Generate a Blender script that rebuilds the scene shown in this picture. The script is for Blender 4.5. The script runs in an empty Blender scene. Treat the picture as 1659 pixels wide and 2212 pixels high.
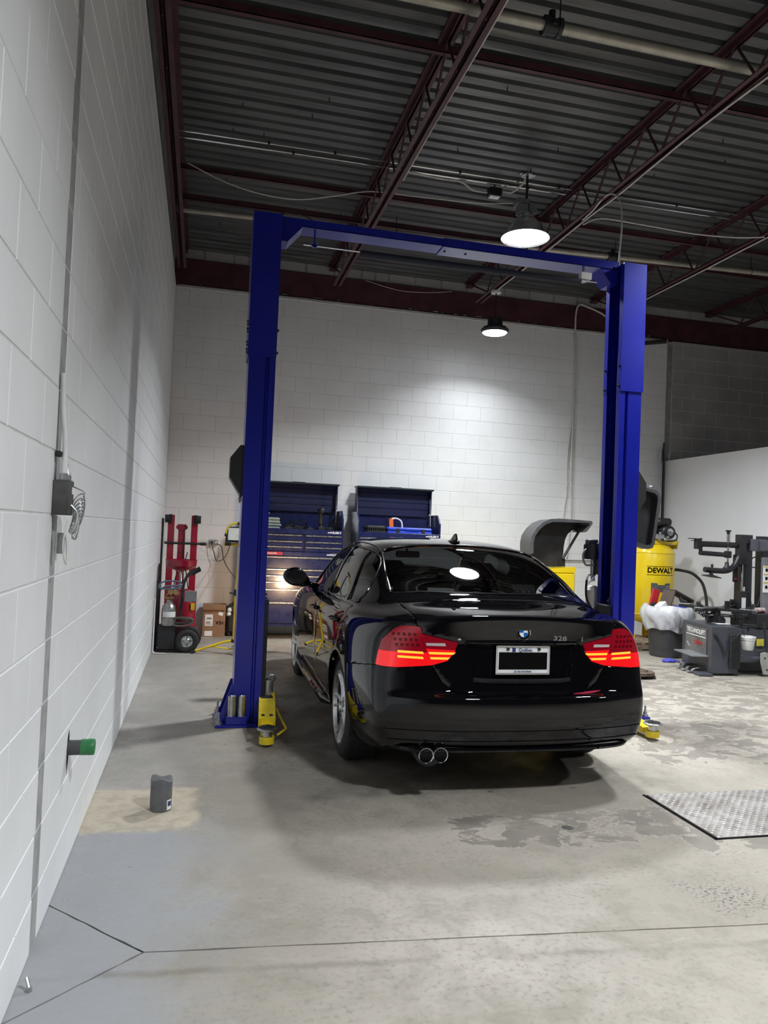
import bpy, bmesh, math, random
from mathutils import Vector, Matrix
from mathutils.bvhtree import BVHTree
random.seed(7)
SC = bpy.context.scene
COL = SC.collection
PI = math.pi

# ---------------------------------------------------------------- camera
cd = bpy.data.cameras.new('camera'); cam = bpy.data.objects.new('camera', cd); COL.objects.link(cam)
cd.sensor_fit = 'VERTICAL'; cd.sensor_height = 36.0; cd.lens = 1620.0/2212.0*36.0
cd.clip_start = 0.05; cd.clip_end = 100
CF = Vector((0.23488412, 0.97160054, 0.02866781)); CR = Vector((0.97090983, -0.23592429, 0.04091249)); CU = Vector((-0.04651403, -0.01822417, 0.99875138))
cam.matrix_world = Matrix(((CR.x, CU.x, -CF.x, 0.48943), (CR.y, CU.y, -CF.y, 0.0), (CR.z, CU.z, -CF.z, 1.4420), (0, 0, 0, 1)))
SC.camera = cam
# ---------------------------------------------------------------- world and exposure
wd = bpy.data.worlds.new('world'); SC.world = wd; wd.use_nodes = True
wd.node_tree.nodes['Background'].inputs[0].default_value = (0.55, 0.62, 0.75, 1)
wd.node_tree.nodes['Background'].inputs[1].default_value = 0.02
SC.view_settings.view_transform = 'Standard'
SC.view_settings.look = 'None'
SC.view_settings.gamma = 1.0
SC.view_settings.use_curve_mapping = False
SC.view_settings.exposure = 0.0
# lamp powers (watts) used by the high-bay lamp builder further down
LAMP_POWER = {'bay': 220.0, 'wall': 30.0, 'side': 135.0, 'front': 215.0, 'far': 130.0}
LAMP_SPREAD = math.radians(136)

# ---------------------------------------------------------------- helpers
class MB:
    """collects vertices and faces of one mesh"""
    def __init__(s): s.v = []; s.f = []
    def add(s, vs, fs, M=None):
        o = len(s.v)
        s.v += [(M @ Vector(p)) if M is not None else Vector(p) for p in vs]
        s.f += [[i+o for i in f] for f in fs]
        return s
    def box(s, x0, x1, y0, y1, z0, z1, b=0.0, M=None):
        c = ((x0+x1)/2, (y0+y1)/2, (z0+z1)/2); h = (abs(x1-x0)/2, abs(y1-y0)/2, abs(z1-z0)/2)
        if b <= 0:
            vs = [(c[0]+h[0]*i, c[1]+h[1]*j, c[2]+h[2]*k) for k in (-1, 1) for j in (-1, 1) for i in (-1, 1)]
            return s.add(vs, [(0,2,3,1),(4,5,7,6),(0,1,5,4),(2,6,7,3),(0,4,6,2),(1,3,7,5)], M)
        b = min(b, min(h)*0.95)
        vs = []; idx = {}
        for sx in (-1, 1):
            for sy in (-1, 1):
                for sz in (-1, 1):
                    for a in range(3):
                        e = [h[t]-(0 if t == a else b) for t in range(3)]
                        idx[(sx, sy, sz, a)] = len(vs)
                        vs.append((c[0]+sx*e[0], c[1]+sy*e[1], c[2]+sz*e[2]))
        fs = []
        def key(d, a): return idx[(d[0], d[1], d[2], a)]
        for a in range(3):
            p, q = [t for t in range(3) if t != a]
            for sg in (-1, 1):
                ring = []
                for (u, w) in ((-1,-1),(1,-1),(1,1),(-1,1)):
                    d = [0, 0, 0]; d[a] = sg; d[p] = u; d[q] = w; ring.append(key(d, a))
                fs.append(ring)
            for u in (-1, 1):
                for w in (-1, 1):
                    d0 = [0,0,0]; d1 = [0,0,0]
                    d0[a] = -1; d1[a] = 1; d0[p] = d1[p] = u; d0[q] = d1[q] = w
                    fs.append([key(d0, p), key(d1, p), key(d1, q), key(d0, q)])
        for sx in (-1, 1):
            for sy in (-1, 1):
                for sz in (-1, 1): fs.append([key((sx,sy,sz), a) for a in range(3)])
        return s.add(vs, fs, M)
    def cyl(s, p0, p1, r0, r1=None, n=16, cap=True, M=None):
        r1 = r0 if r1 is None else r1
        p0 = Vector(p0); p1 = Vector(p1); d = (p1-p0).normalized()
        a = d.orthogonal().normalized(); b = d.cross(a)
        vs = []; fs = []
        for p, r in ((p0, r0), (p1, r1)):
            for i in range(n):
                t = 2*PI*i/n; vs.append(p+(a*math.cos(t)+b*math.sin(t))*r)
        for i in range(n):
            j = (i+1) % n; fs.append((i, j, n+j, n+i))
        if cap: fs += [list(range(n-1, -1, -1)), list(range(n, 2*n))]
        return s.add(vs, fs, M)
    def tube(s, pts, r, n=8, smooth=0, closed=False, cap=True, M=None):
        P = [Vector(p) for p in pts]
        if smooth: P = spline(P, smooth, closed)
        m = len(P); vs = []; fs = []
        T = []
        for i in range(m):
            if closed: t = P[(i+1) % m]-P[i-1]
            else: t = P[min(i+1, m-1)]-P[max(i-1, 0)]
            T.append(t.normalized() if t.length > 1e-9 else Vector((0,0,1)))
        a = T[0].orthogonal().normalized()
        for i in range(m):
            a = (a-T[i]*a.dot(T[i]))
            a = a.normalized() if a.length > 1e-6 else T[i].orthogonal().normalized()
            b = T[i].cross(a)
            rr = r[min(i, len(r)-1)] if isinstance(r, (list, tuple)) else r
            for k in range(n):
                t = 2*PI*k/n; vs.append(P[i]+(a*math.cos(t)+b*math.sin(t))*rr)
        for i in range(m if closed else m-1):
            o = i*n; o2 = ((i+1) % m)*n
            for k in range(n):
                l = (k+1) % n; fs.append((o+k, o+l, o2+l, o2+k))
        if cap and not closed: fs += [list(range(n-1, -1, -1)), list(range((m-1)*n, m*n))]
        return s.add(vs, fs, M)
    def lathe(s, prof, n=32, M=None, a0=0.0, a1=2*PI, close=False):
        full = abs(a1-a0-2*PI) < 1e-6
        vs = []; fs = []; m = len(prof); steps = n if full else n+1
        for i in range(steps):
            t = a0+(a1-a0)*i/n
            for r, z in prof: vs.append((r*math.cos(t), r*math.sin(t), z))
        for i in range(n):
            o = i*m; o2 = ((i+1) % steps)*m
            for k in range(m-1): fs.append((o+k, o2+k, o2+k+1, o+k+1))
            if close: fs.append((o+m-1, o2+m-1, o2, o))
        return s.add(vs, fs, M)
    def prism(s, poly, d0, d1, ax='y', M=None):
        n = len(poly)
        def P(u, w, d): return {'y': (u, d, w), 'x': (d, u, w), 'z': (u, w, d)}[ax]
        vs = [P(u, w, d0) for u, w in poly]+[P(u, w, d1) for u, w in poly]
        fs = [list(range(n)), list(range(2*n-1, n-1, -1))]+[(i, n+i, n+(i+1) % n, (i+1) % n) for i in range(n)]
        return s.add(vs, fs, M)
    def ball(s, c, r, n=16, sc=(1,1,1), M=None):
        prof = [(max(1e-4, math.cos(-PI/2+PI*i/(n//2))*r), math.sin(-PI/2+PI*i/(n//2))*r) for i in range(n//2+1)]
        T = Matrix.Translation(c) @ Matrix.Diagonal((sc[0], sc[1], sc[2], 1))
        return s.lathe(prof, n, (M @ T) if M is not None else T)
    def text(s, body, size, M, depth=0.002, align='CENTER', bold=0.0, sx=1.0):
        cu = bpy.data.curves.new('txt', 'FONT'); cu.body = body; cu.size = size; cu.extrude = depth/2
        cu.align_x = align; cu.align_y = 'CENTER'; cu.offset = bold; cu.resolution_u = 3
        ob = bpy.data.objects.new('txt', cu); COL.objects.link(ob)
        dg = bpy.context.evaluated_depsgraph_get(); me = ob.evaluated_get(dg).to_mesh()
        vs = [(v.co.x*sx, v.co.y, v.co.z) for v in me.vertices]; fs = [list(p.vertices) for p in me.polygons]
        ob.evaluated_get(dg).to_mesh_clear(); bpy.data.objects.remove(ob); bpy.data.curves.remove(cu)
        return s.add(vs, fs, M)

def spline(P, k, closed=False):
    out = []; m = len(P)
    rng = range(m) if closed else range(m-1)
    for i in rng:
        p1 = P[i]; p2 = P[(i+1) % m]
        p0 = P[i-1] if (closed or i > 0) else p1*2-p2
        p3 = P[(i+2) % m] if (closed or i+2 < m) else p2*2-p1
        for j in range(k):
            t = j/k
            out.append(0.5*((p1*2)+(p2-p0)*t+(p0*2-p1*5+p2*4-p3)*t*t+(p1*3-p0-p2*3+p3)*t**3))
    if not closed: out.append(P[-1])
    return out

def R3(axis, deg): return Matrix.Rotation(math.radians(deg), 4, axis)
def TR(x, y, z): return Matrix.Translation((x, y, z))
# text frames: letters readable from -Y (facing the camera side) or from -X
FACE_Y = R3('X', 90)
FACE_X = R3('Z', -90) @ R3('X', 90)

def mesh_obj(name, mb, m, parent=None, ang=35, world=False, fix=True):
    me = bpy.data.meshes.new(name)
    off = Vector((0, 0, 0))
    if world and parent is not None: off = WLOC[parent.name]
    me.from_pydata([tuple(v-off) for v in mb.v], [], mb.f)
    if fix:
        bm = bmesh.new(); bm.from_mesh(me); bmesh.ops.recalc_face_normals(bm, faces=bm.faces); bm.to_mesh(me); bm.free()
    if ang:
        me.polygons.foreach_set('use_smooth', [True]*len(me.polygons)); me.update()
        me.set_sharp_from_angle(angle=math.radians(ang))
    else: me.update()
    me.materials.append(m)
    o = bpy.data.objects.new(name, me); COL.objects.link(o)
    if parent is not None: o.parent = parent
    return o
WLOC = {}
def thing(name, label, cat, loc=(0,0,0), rz=0.0, group=None):
    o = bpy.data.objects.new(name, None); COL.objects.link(o)
    o.empty_display_size = 0.1
    o.location = loc; o.rotation_euler = (0, 0, rz); o['label'] = label; o['category'] = cat
    if group: o['group'] = group
    WLOC[o.name] = Vector(loc)
    return o
def part(t, name, mb, m, ang=35, label=None, world=False):
    o = mesh_obj(name, mb, m, t, ang, world)
    if label: o['label'] = label
    return o
def sub(p, name, mb, m, ang=35, label=None, world_of=None):
    """a part of a part; world_of = the thing whose place the vertices are measured from"""
    if world_of is not None:
        for i in range(len(mb.v)): mb.v[i] = mb.v[i]-WLOC[world_of.name]
    o = mesh_obj(name, mb, m, p, ang)
    if label: o['label'] = label
    return o
def solo(name, mb, m, label, cat, group=None, ang=35, origin=None):
    """a thing that is one mesh, given in world coordinates"""
    if origin is None:
        xs = [v.x for v in mb.v]; ys = [v.y for v in mb.v]; zs = [v.z for v in mb.v]
        origin = ((min(xs)+max(xs))/2, (min(ys)+max(ys))/2, min(zs))
    origin = Vector(origin)
    mb.v = [v-origin for v in mb.v]
    o = mesh_obj(name, mb, m, None, ang); o.location = origin
    WLOC[o.name] = origin
    o['label'] = label; o['category'] = cat
    if group: o['group'] = group
    return o
def struct(name, mb, m, ang=0, parent=None):
    o = mesh_obj(name, mb, m, parent, ang)
    if parent is None: o['kind'] = 'structure'
    WLOC[o.name] = Vector((0,0,0))
    return o
def dup(root, loc, rz=None, label=None):
    r = root.copy(); COL.objects.link(r); r.location = loc
    if rz is not None: r.rotation_euler = (0, 0, rz)
    if label: r['label'] = label
    WLOC[r.name] = Vector(loc)
    for ch in list(root.children):
        c = ch.copy(); COL.objects.link(c); c.parent = r
        for g in list(ch.children):
            d = g.copy(); COL.objects.link(d); d.parent = c
    return r

# ---------------------------------------------------------------- materials
class NT:
    def __init__(s, name):
        s.m = bpy.data.materials.new(name); s.m.use_nodes = True; s.t = s.m.node_tree
        s.b = s.t.nodes['Principled BSDF']
        s.tc = s.t.nodes.new('ShaderNodeTexCoord'); s.pos = s.tc.outputs['Object']
    def world(s):
        g = s.t.nodes.new('ShaderNodeNewGeometry'); s.pos = g.outputs['Position']; return s
    def n(s, typ, **kw):
        nd = s.t.nodes.new(typ)
        for k, v in kw.items(): setattr(nd, k, v)
        return nd
    def link(s, a, b): s.t.links.new(a, b)
    def val(s, nd, i, v):
        if hasattr(v, 'is_linked'): s.link(v, nd.inputs[i])
        else: nd.inputs[i].default_value = v
    def math(s, op, a, b=0.0, c=None):
        nd = s.n('ShaderNodeMath', operation=op); s.val(nd, 0, a); s.val(nd, 1, b)
        if c is not None: s.val(nd, 2, c)
        return nd.outputs[0]
    def noise(s, scale, detail=4, rough=0.55, dist=0.0, vec=None, out='Fac'):
        nd = s.n('ShaderNodeTexNoise'); nd.inputs['Scale'].default_value = scale; nd.inputs['Detail'].default_value = detail
        nd.inputs['Roughness'].default_value = rough; nd.inputs['Distortion'].default_value = dist
        s.link(vec if vec is not None else s.pos, nd.inputs['Vector']); return nd.outputs[out]
    def stretch(s, sx, sy, sz):
        nd = s.n('ShaderNodeMapping'); s.link(s.pos, nd.inputs['Vector']); nd.inputs['Scale'].default_value = (sx, sy, sz); return nd.outputs[0]
    def ramp(s, f, lo, hi, a=0.0, b=1.0):
        nd = s.n('ShaderNodeMapRange'); nd.interpolation_type = 'SMOOTHSTEP'; s.val(nd, 0, f)
        for i, v in ((1, lo), (2, hi), (3, a), (4, b)): s.val(nd, i, v)
        return nd.outputs[0]
    def mix(s, f, a, b):
        nd = s.n('ShaderNodeMix', data_type='RGBA'); s.val(nd, 0, f)
        for i, v in ((6, a), (7, b)):
            if hasattr(v, 'is_linked'): s.link(v, nd.inputs[i])
            else: nd.inputs[i].default_value = (*v, 1)
        return nd.outputs[2]
    def sep(s):
        nd = s.n('ShaderNodeSeparateXYZ'); s.link(s.pos, nd.inputs[0]); return nd.outputs
    def col(s, v):
        if hasattr(v, 'is_linked'): s.link(v, s.b.inputs['Base Color'])
        else: s.b.inputs['Base Color'].default_value = (*v, 1)
        return s
    def set(s, **kw):
        names = {'rough': 'Roughness', 'metal': 'Metallic', 'coat': 'Coat Weight', 'coatr': 'Coat Roughness', 'spec': 'Specular IOR Level', 'trans': 'Transmission Weight', 'ior': 'IOR', 'alpha': 'Alpha', 'emit': 'Emission Strength'}
        for k, v in kw.items():
            if k == 'emitc': s.b.inputs['Emission Color'].default_value = (*v, 1)
            else: s.val(s.b, names[k], v)
        return s
    def bump(s, h, strength=0.3, dist=0.01):
        nd = s.n('ShaderNodeBump'); nd.inputs['Strength'].default_value = strength; nd.inputs['Distance'].default_value = dist
        s.link(h, nd.inputs['Height']); s.link(nd.outputs[0], s.b.inputs['Normal']); return s

def M_(name, c1, c2=None, scale=8.0, rough=0.5, metal=0.0, rvar=0.0, bump=0.0, bscale=None, **kw):
    t = NT(name)
    if c2 is None: c2 = tuple(x*0.82 for x in c1)
    f = t.noise(scale, 5)
    t.col(t.mix(t.ramp(f, 0.35, 0.7), c1, c2))
    t.set(metal=metal, **kw)
    if rvar: t.set(rough=t.ramp(t.noise(scale*2.3, 4), 0.3, 0.7, max(0.02, rough-rvar), rough+rvar))
    else: t.set(rough=rough)
    if bump: t.bump(t.noise(bscale or scale*10, 4), bump, 0.004)
    return t.m

PAINT_BLUE = M_('lift_blue', (0.006, 0.012, 0.30), (0.005, 0.010, 0.25), 3, 0.30, coat=0.4, coatr=0.15)
PAINT_YEL = M_('arm_yellow', (0.78, 0.60, 0.015), (0.62, 0.47, 0.02), 14, 0.42, rvar=0.1)
STEEL_DK = M_('dark_steel', (0.035, 0.036, 0.04), (0.02, 0.02, 0.024), 20, 0.45, 0.4)
BLACK_PL = M_('black_plastic', (0.018, 0.018, 0.02), (0.012, 0.012, 0.013), 15, 0.5, bump=0.05)
GREY_PL = M_('grey_plastic', (0.19, 0.195, 0.20), (0.14, 0.145, 0.15), 15, 0.5)
RUBBER = M_('rubber', (0.02, 0.02, 0.021), (0.012, 0.012, 0.012), 30, 0.75, bump=0.1)
CHROME = M_('chrome', (0.75, 0.75, 0.77), (0.62, 0.62, 0.64), 10, 0.14, 1.0)
ALU = M_('aluminium', (0.62, 0.63, 0.64), (0.5, 0.51, 0.52), 25, 0.32, 1.0, rvar=0.08)
GALV = M_('galvanised', (0.50, 0.51, 0.52), (0.36, 0.37, 0.38), 6, 0.4, 0.85, rvar=0.1)
WIRE_W = M_('white_cable', (0.62, 0.60, 0.56), None, 12, 0.5)
WIRE_K = M_('black_cable', (0.012, 0.012, 0.012), None, 12, 0.5)
MAROON = M_('maroon_steel', (0.080, 0.024, 0.034), (0.048, 0.015, 0.021), 5, 0.55, bump=0.15, bscale=60)
RED = M_('red_paint', (0.30, 0.006, 0.028), (0.23, 0.005, 0.022), 6, 0.32, rvar=0.06, coat=0.3)
WHITE_PL = M_('white_plastic', (0.75, 0.75, 0.73), None, 10, 0.4)
WHITE_PAPER = M_('white_paper', (0.80, 0.80, 0.78), (0.72, 0.72, 0.70), 10, 0.8)
INK = M_('black_print', (0.004, 0.004, 0.004), None, 10, 0.8, spec=0.05)
INK_R = M_('red_print', (0.55, 0.01, 0.03), None, 10, 0.5)
INK_W = M_('white_print', (0.82, 0.82, 0.82), None, 10, 0.5)
# ================================================================ the setting
YB = 10.476; ZC = 2.524; CP = 0.2127; BL = 0.4253; WT = 4.69; DECK = 5.20; XR = 12.0; YF = -7.0; XP = 7.57

# --- floor: three concrete slabs with open saw-cut joints between them
t = NT('concrete_floor').world()
X, Y, Z = t.sep()
big = t.noise(0.9, 6, 0.6); mid = t.noise(4.5, 6, 0.62, 0.4); fine = t.noise(42, 5, 0.6); strk = t.noise(3.0, 6, 0.7, 0.6, t.stretch(1.0, 5.0, 1.0))
c = t.mix(t.ramp(big, 0.36, 0.66), (0.283, 0.256, 0.215), (0.368, 0.335, 0.288))
c = t.mix(t.ramp(mid, 0.42, 0.70, 0.0, 0.55), c, (0.217, 0.198, 0.161))
c = t.mix(t.ramp(strk, 0.56, 0.72, 0.0, 0.45), c, (0.394, 0.364, 0.317))
c = t.mix(t.math('MULTIPLY', t.ramp(fine, 0.50, 0.70, 0.0, 0.6), t.ramp(t.noise(1.9, 4, 0.6), 0.35, 0.65, 0.35, 1.0)), c, (0.177, 0.163, 0.139))
# old grey floor paint along the left wall
edge = t.math('ADD', X, t.math('MULTIPLY', t.math('SUBTRACT', t.noise(2.2, 5, 0.6), 0.5), 0.9))
pm = t.math('MULTIPLY', t.ramp(edge, 0.30, 0.72, 1.0, 0.0), t.ramp(Y, 3.6, 4.3, 1.0, 0.35))
c = t.mix(t.math('MULTIPLY', pm, 0.8), c, (0.305, 0.318, 0.342))
# sandy patch round the capped pipe
def boxmask(x0, x1, y0, y1, w, nz):
    a = t.math('SUBTRACT', t.math('ABSOLUTE', t.math('SUBTRACT', X, (x0+x1)/2)), (x1-x0)/2)
    b = t.math('SUBTRACT', t.math('ABSOLUTE', t.math('SUBTRACT', Y, (y0+y1)/2)), (y1-y0)/2)
    d = t.math('ADD', t.math('MAXIMUM', a, b), t.math('MULTIPLY', t.math('SUBTRACT', t.noise(7, 5, 0.6), 0.5), nz))
    return t.ramp(d, -w, w, 1.0, 0.0)
c = t.mix(t.math('MULTIPLY', boxmask(-0.05, 0.53, 3.72, 4.30, 0.03, 0.16), 0.85), c, t.mix(t.ramp(t.noise(14, 5), 0.4, 0.65), (0.50, 0.435, 0.335), (0.40, 0.345, 0.26)))
# flaked paint: dark grey patches with pale torn edges
pn = t.noise(5.2, 10, 0.72, 0.5, t.stretch(0.85, 1.15, 1.0)); reg = t.noise(0.75, 3, 0.5)
def band(x0, x1, y0, y1, soft):
    return t.math('MULTIPLY', t.math('MULTIPLY', t.ramp(X, x0, x0+soft), t.ramp(X, x1, x1+soft, 1, 0)), t.math('MULTIPLY', t.ramp(Y, y0, y0+soft), t.ramp(Y, y1, y1+soft, 1, 0)))
zone = t.math('MAXIMUM', band(1.55, 2.9, 3.05, 3.62, 0.30), t.math('MAXIMUM', band(2.55, 5.0, 2.75, 3.7, 0.4), band(3.0, 6.2, 3.9, 7.9, 0.6)))
pe = t.math('ADD', pn, t.math('MULTIPLY', t.math('SUBTRACT', zone, 1.0), 0.5))
c = t.mix(t.math('MULTIPLY', t.ramp(pe, 0.475, 0.495), 0.8), c, t.mix(t.ramp(mid, 0.4, 0.6), (0.167, 0.151, 0.133), (0.204, 0.181, 0.156)))
c = t.mix(t.math('MULTIPLY', t.math('MULTIPLY', t.ramp(pe, 0.45, 0.462), t.ramp(pe, 0.476, 0.486, 1, 0)), 0.45), c, (0.434, 0.401, 0.350))
# dragged dirt line beside the saw cut, oil under the car, small chips
ln = t.math('ADD', t.math('ADD', Y, t.math('MULTIPLY', X, 0.0804)), t.math('MULTIPLY', t.math('SUBTRACT', t.noise(6, 4), 0.5), 0.05))
dm = t.ramp(t.math('ABSOLUTE', t.math('SUBTRACT', ln, 2.575)), 0.0, 0.03, 1.0, 0.0)
c = t.mix(t.math('MULTIPLY', dm, t.ramp(t.noise(2.1, 4), 0.38, 0.6, 0.0, 0.55)), c, (0.145, 0.129, 0.107))
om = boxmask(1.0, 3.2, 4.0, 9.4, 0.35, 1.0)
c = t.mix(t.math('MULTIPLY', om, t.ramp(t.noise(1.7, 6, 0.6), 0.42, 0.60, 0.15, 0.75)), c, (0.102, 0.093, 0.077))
gm = t.math('MULTIPLY', boxmask(2.55, 2.80, 2.60, 2.82, 0.10, 0.25), t.ramp(t.noise(70, 2, 0.5), 0.56, 0.60))
c = t.mix(t.math('MULTIPLY', gm, 0.9), c, (0.030, 0.028, 0.025))
c = t.mix(t.math('MULTIPLY', t.ramp(t.noise(2.6, 5, 0.65, 0.8), 0.52, 0.72), t.ramp(t.noise(110, 3, 0.6), 0.45, 0.7, 0.0, 0.45)), c, (0.198, 0.180, 0.153))
ch = t.noise(9.5, 3, 0.5, 0.0)
c = t.mix(t.ramp(ch, 0.735, 0.755, 0.0, 0.85), c, (0.085, 0.077, 0.065))
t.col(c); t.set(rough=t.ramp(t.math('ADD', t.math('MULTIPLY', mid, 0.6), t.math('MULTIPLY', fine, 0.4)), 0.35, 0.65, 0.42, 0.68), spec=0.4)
t.bump(t.math('ADD', t.math('MULTIPLY', fine, 0.5), t.math('MULTIPLY', mid, 0.8)), 0.22, 0.006)
FLOOR_M = t.m
GROOVE = M_('joint_dirt', (0.045, 0.042, 0.038), None, 20, 0.9)
mb = MB(); mb.box(-0.1, XR, YF, YB+0.1, -0.20, -0.014); floor = struct('floor', mb, GROOVE)
def jl(x): return 2.7022-0.0804*x
g = 0.0035
rr = random.Random(3)
def wob(p0, p1, n, off):
    """points along a sawn edge, a little uneven"""
    out = []; d = (Vector(p1)-Vector(p0)); nn = Vector((-d.y, d.x)).normalized()
    for i in range(n+1):
        q = Vector(p0)+d*(i/n)+nn*(off+(rr.uniform(-0.0022, 0.0022) if 0 < i < n else 0)); out.append((q.x, q.y))
    return out
apex = (0.365, jl(0.365)); wl = (0.0, 3.05); wl2 = (0.0, 2.36)
s1 = [(XR, YB+0.1), (-0.1, YB+0.1), (-0.1, 3.13)] + wob(wl, apex, 10, g) + wob(apex, (XR, jl(XR)), 90, g)
s2 = [(-0.1, YF), (XR, YF), (XR, jl(XR))] + wob((XR, jl(XR)), apex, 90, g)[1:] + wob(apex, wl2, 10, g) + [(-0.1, 2.2)]
s3 = [(-0.1, 3.12)] + [(-0.1, 2.22)] + wob(wl2, apex, 10, g) + wob(apex, wl, 10, g)
for poly in (s1, s2, s3):
    m = MB(); m.prism(poly, -0.014, 0.0, 'z'); o = mesh_obj('floor_slab', m, FLOOR_M, floor, 0)

# --- painted block walls
def wallpaint(name, c1, c2, rough):
    t = NT(name).world()
    a = t.noise(1.6, 5, 0.6); b = t.noise(55, 4, 0.6)
    sx = t.n('ShaderNodeObjectInfo').outputs['Random']
    c = t.mix(t.ramp(a, 0.35, 0.7), c1, c2)
    c = t.mix(t.math('MULTIPLY', t.ramp(t.noise(2.6, 6, 0.7, 0.3, t.stretch(3, 3, 0.7)), 0.64, 0.78), 0.35), c, tuple(x*0.74 for x in c2))
    c = t.mix(t.math('MULTIPLY', sx, 0.06), c, tuple(x*0.9 for x in c2))
    t.col(c); t.set(rough=rough, spec=0.35)
    t.bump(t.math('ADD', b, t.math('MULTIPLY', t.noise(9, 4), 0.6)), 0.12, 0.004)
    return t.m
WHITE = wallpaint('white_block_paint', (0.80, 0.81, 0.815), (0.74, 0.75, 0.755), 0.45)
GREYBLK = wallpaint('bare_block', (0.40, 0.39, 0.375), (0.32, 0.31, 0.30), 0.75)
MORTAR = M_('mortar', (0.66, 0.665, 0.665), (0.56, 0.565, 0.565), 9, 0.7)
RAWMORTAR = M_('raw_mortar', (0.36, 0.365, 0.36), (0.26, 0.265, 0.26), 12, 0.85, bump=0.4, bscale=70)
DRYWALL = wallpaint('drywall_paint', (0.78, 0.78, 0.79), (0.75, 0.75, 0.76), 0.6)

def block_mesh(w, h, d=0.03, b=0.0028, wav=0):
    """a block with its painted face at local -Y, origin at the centre of the face"""
    x0, x1, z0, z1 = -w/2, w/2, -h/2, h/2
    vs = [(x0,d,z0),(x1,d,z0),(x1,d,z1),(x0,d,z1),(x0,b,z0),(x1,b,z0),(x1,b,z1),(x0,b,z1),(x0+b,0,z0+b),(x1-b,0,z0+b),(x1-b,0,z1-b),(x0+b,0,z1-b)]
    fs = [(8,9,10,11)]
    for a in (0, 4):
        for i in range(4): fs.append((a+i, a+(i+1) % 4, a+4+(i+1) % 4, a+4+i))
    return vs, fs
_bm = {}
def block_data(w, h, m, tag):
    k = (round(w, 4), round(h, 4), tag)
    if k not in _bm:
        me = bpy.data.meshes.new('block'); vs, fs = block_mesh(w, h); me.from_pydata(vs, [], fs); me.update()
        bm = bmesh.new(); bm.from_mesh(me); bmesh.ops.recalc_face_normals(bm, faces=bm.faces)
        # open-backed shell: make sure the face looks towards -Y
        for f in bm.faces:
            if abs(f.normal.y) > 0.9 and f.normal.y > 0: bmesh.ops.reverse_faces(bm, faces=bm.faces); break
        bm.to_mesh(me); bm.free(); me.materials.append(m); _bm[k] = me
    return _bm[k]
def rows(top):
    zs = [0.0]; k = 1
    z = ZC-11*CP
    while z < top-0.02: zs.append(z); z += CP
    zs.append(top); return zs
def lay(parent, spans, m, place, rot, tag, score):
    """spans: list of (row index, u0, u1, z0, z1); the 300 that show largest become objects, the rest one mesh"""
    spans = sorted(spans, key=score, reverse=True)
    J = 0.0045
    for (r, u0, u1, z0, z1) in spans[:300]:
        w, h = u1-u0-J, z1-z0-J
        o = bpy.data.objects.new('block', block_data(w, h, m, tag)); COL.objects.link(o); o.parent = parent
        o.location = place((u0+u1)/2, (z0+z1)/2); o.rotation_euler = (0, 0, rot)
    if len(spans) > 300:
        mb = MB()
        for (r, u0, u1, z0, z1) in spans[300:]:
            vs, fs = block_mesh(u1-u0-J, z1-z0-J)
            mb.add(vs, fs, Matrix.Translation(place((u0+u1)/2, (z0+z1)/2)) @ Matrix.Rotation(rot, 4, 'Z'))
        o = mesh_obj('block', mb, m, parent, 0); o['kind'] = 'stuff'
def courses(u0, u1, phase, top, gaps=()):
    out = []
    zs = rows(top)
    for r in range(len(zs)-1):
        ph = phase + (BL/2 if r % 2 else 0.0)
        lo, hi = u0, u1
        us = [lo]
        k = math.ceil((lo-ph)/BL+1e-6)
        while ph+k*BL < hi-1e-6:
            us.append(ph+k*BL); k += 1
        us.append(hi)
        cuts = sorted(set(us + [g for gp in gaps for g in gp]))
        for a, b in zip(cuts, cuts[1:]):
            mdl = (a+b)/2
            if any(g0-1e-6 <= mdl <= g1+1e-6 for g0, g1 in gaps): continue
            if b-a > 0.03: out.append((r, a, b, zs[r], zs[r+1]))
    return out
# left wall: face on X = 0, block faces look to +X
JY0, JY1 = 2.715, 2.815
mb = MB(); mb.box(-0.12, -0.0028, YF, YB+0.1, -0.1, WT)
wall_left = struct('wall_left', mb, MORTAR)
sp = courses(0.55, YB, 3.339-BL*6, WT, [(JY0, JY1), (3.262, 3.302)] and [(JY0, JY1)])
def lscore(s):
    y = (s[1]+s[2])/2; z = (s[3]+s[4])/2
    px = y*0.24-0.6; vis = abs((z-1.44)/max(y, 0.3)) < 0.72
    return (1000 if vis and y > 0.75 else 0)-y*1.0
lay(wall_left, sp, WHITE, lambda u, z: (0.0, u, z), PI/2, 'wl', lscore)
mb = MB(); mb.box(-0.02, -0.0005, YF, 0.55, 0, WT); mesh_obj('wall_face', mb, WHITE, wall_left, 0)
# unpainted mortar strip of the movement joint, with the courses showing in it
mb = MB()
zs = rows(WT)
for a, b in zip(zs, zs[1:]): mb.box(-0.03, -0.0022+0.0012*rr.random(), JY0, JY1, a+0.003, b-0.003, 0.0012)
o = mesh_obj('joint_strip', mb, RAWMORTAR, wall_left, 0)
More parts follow.
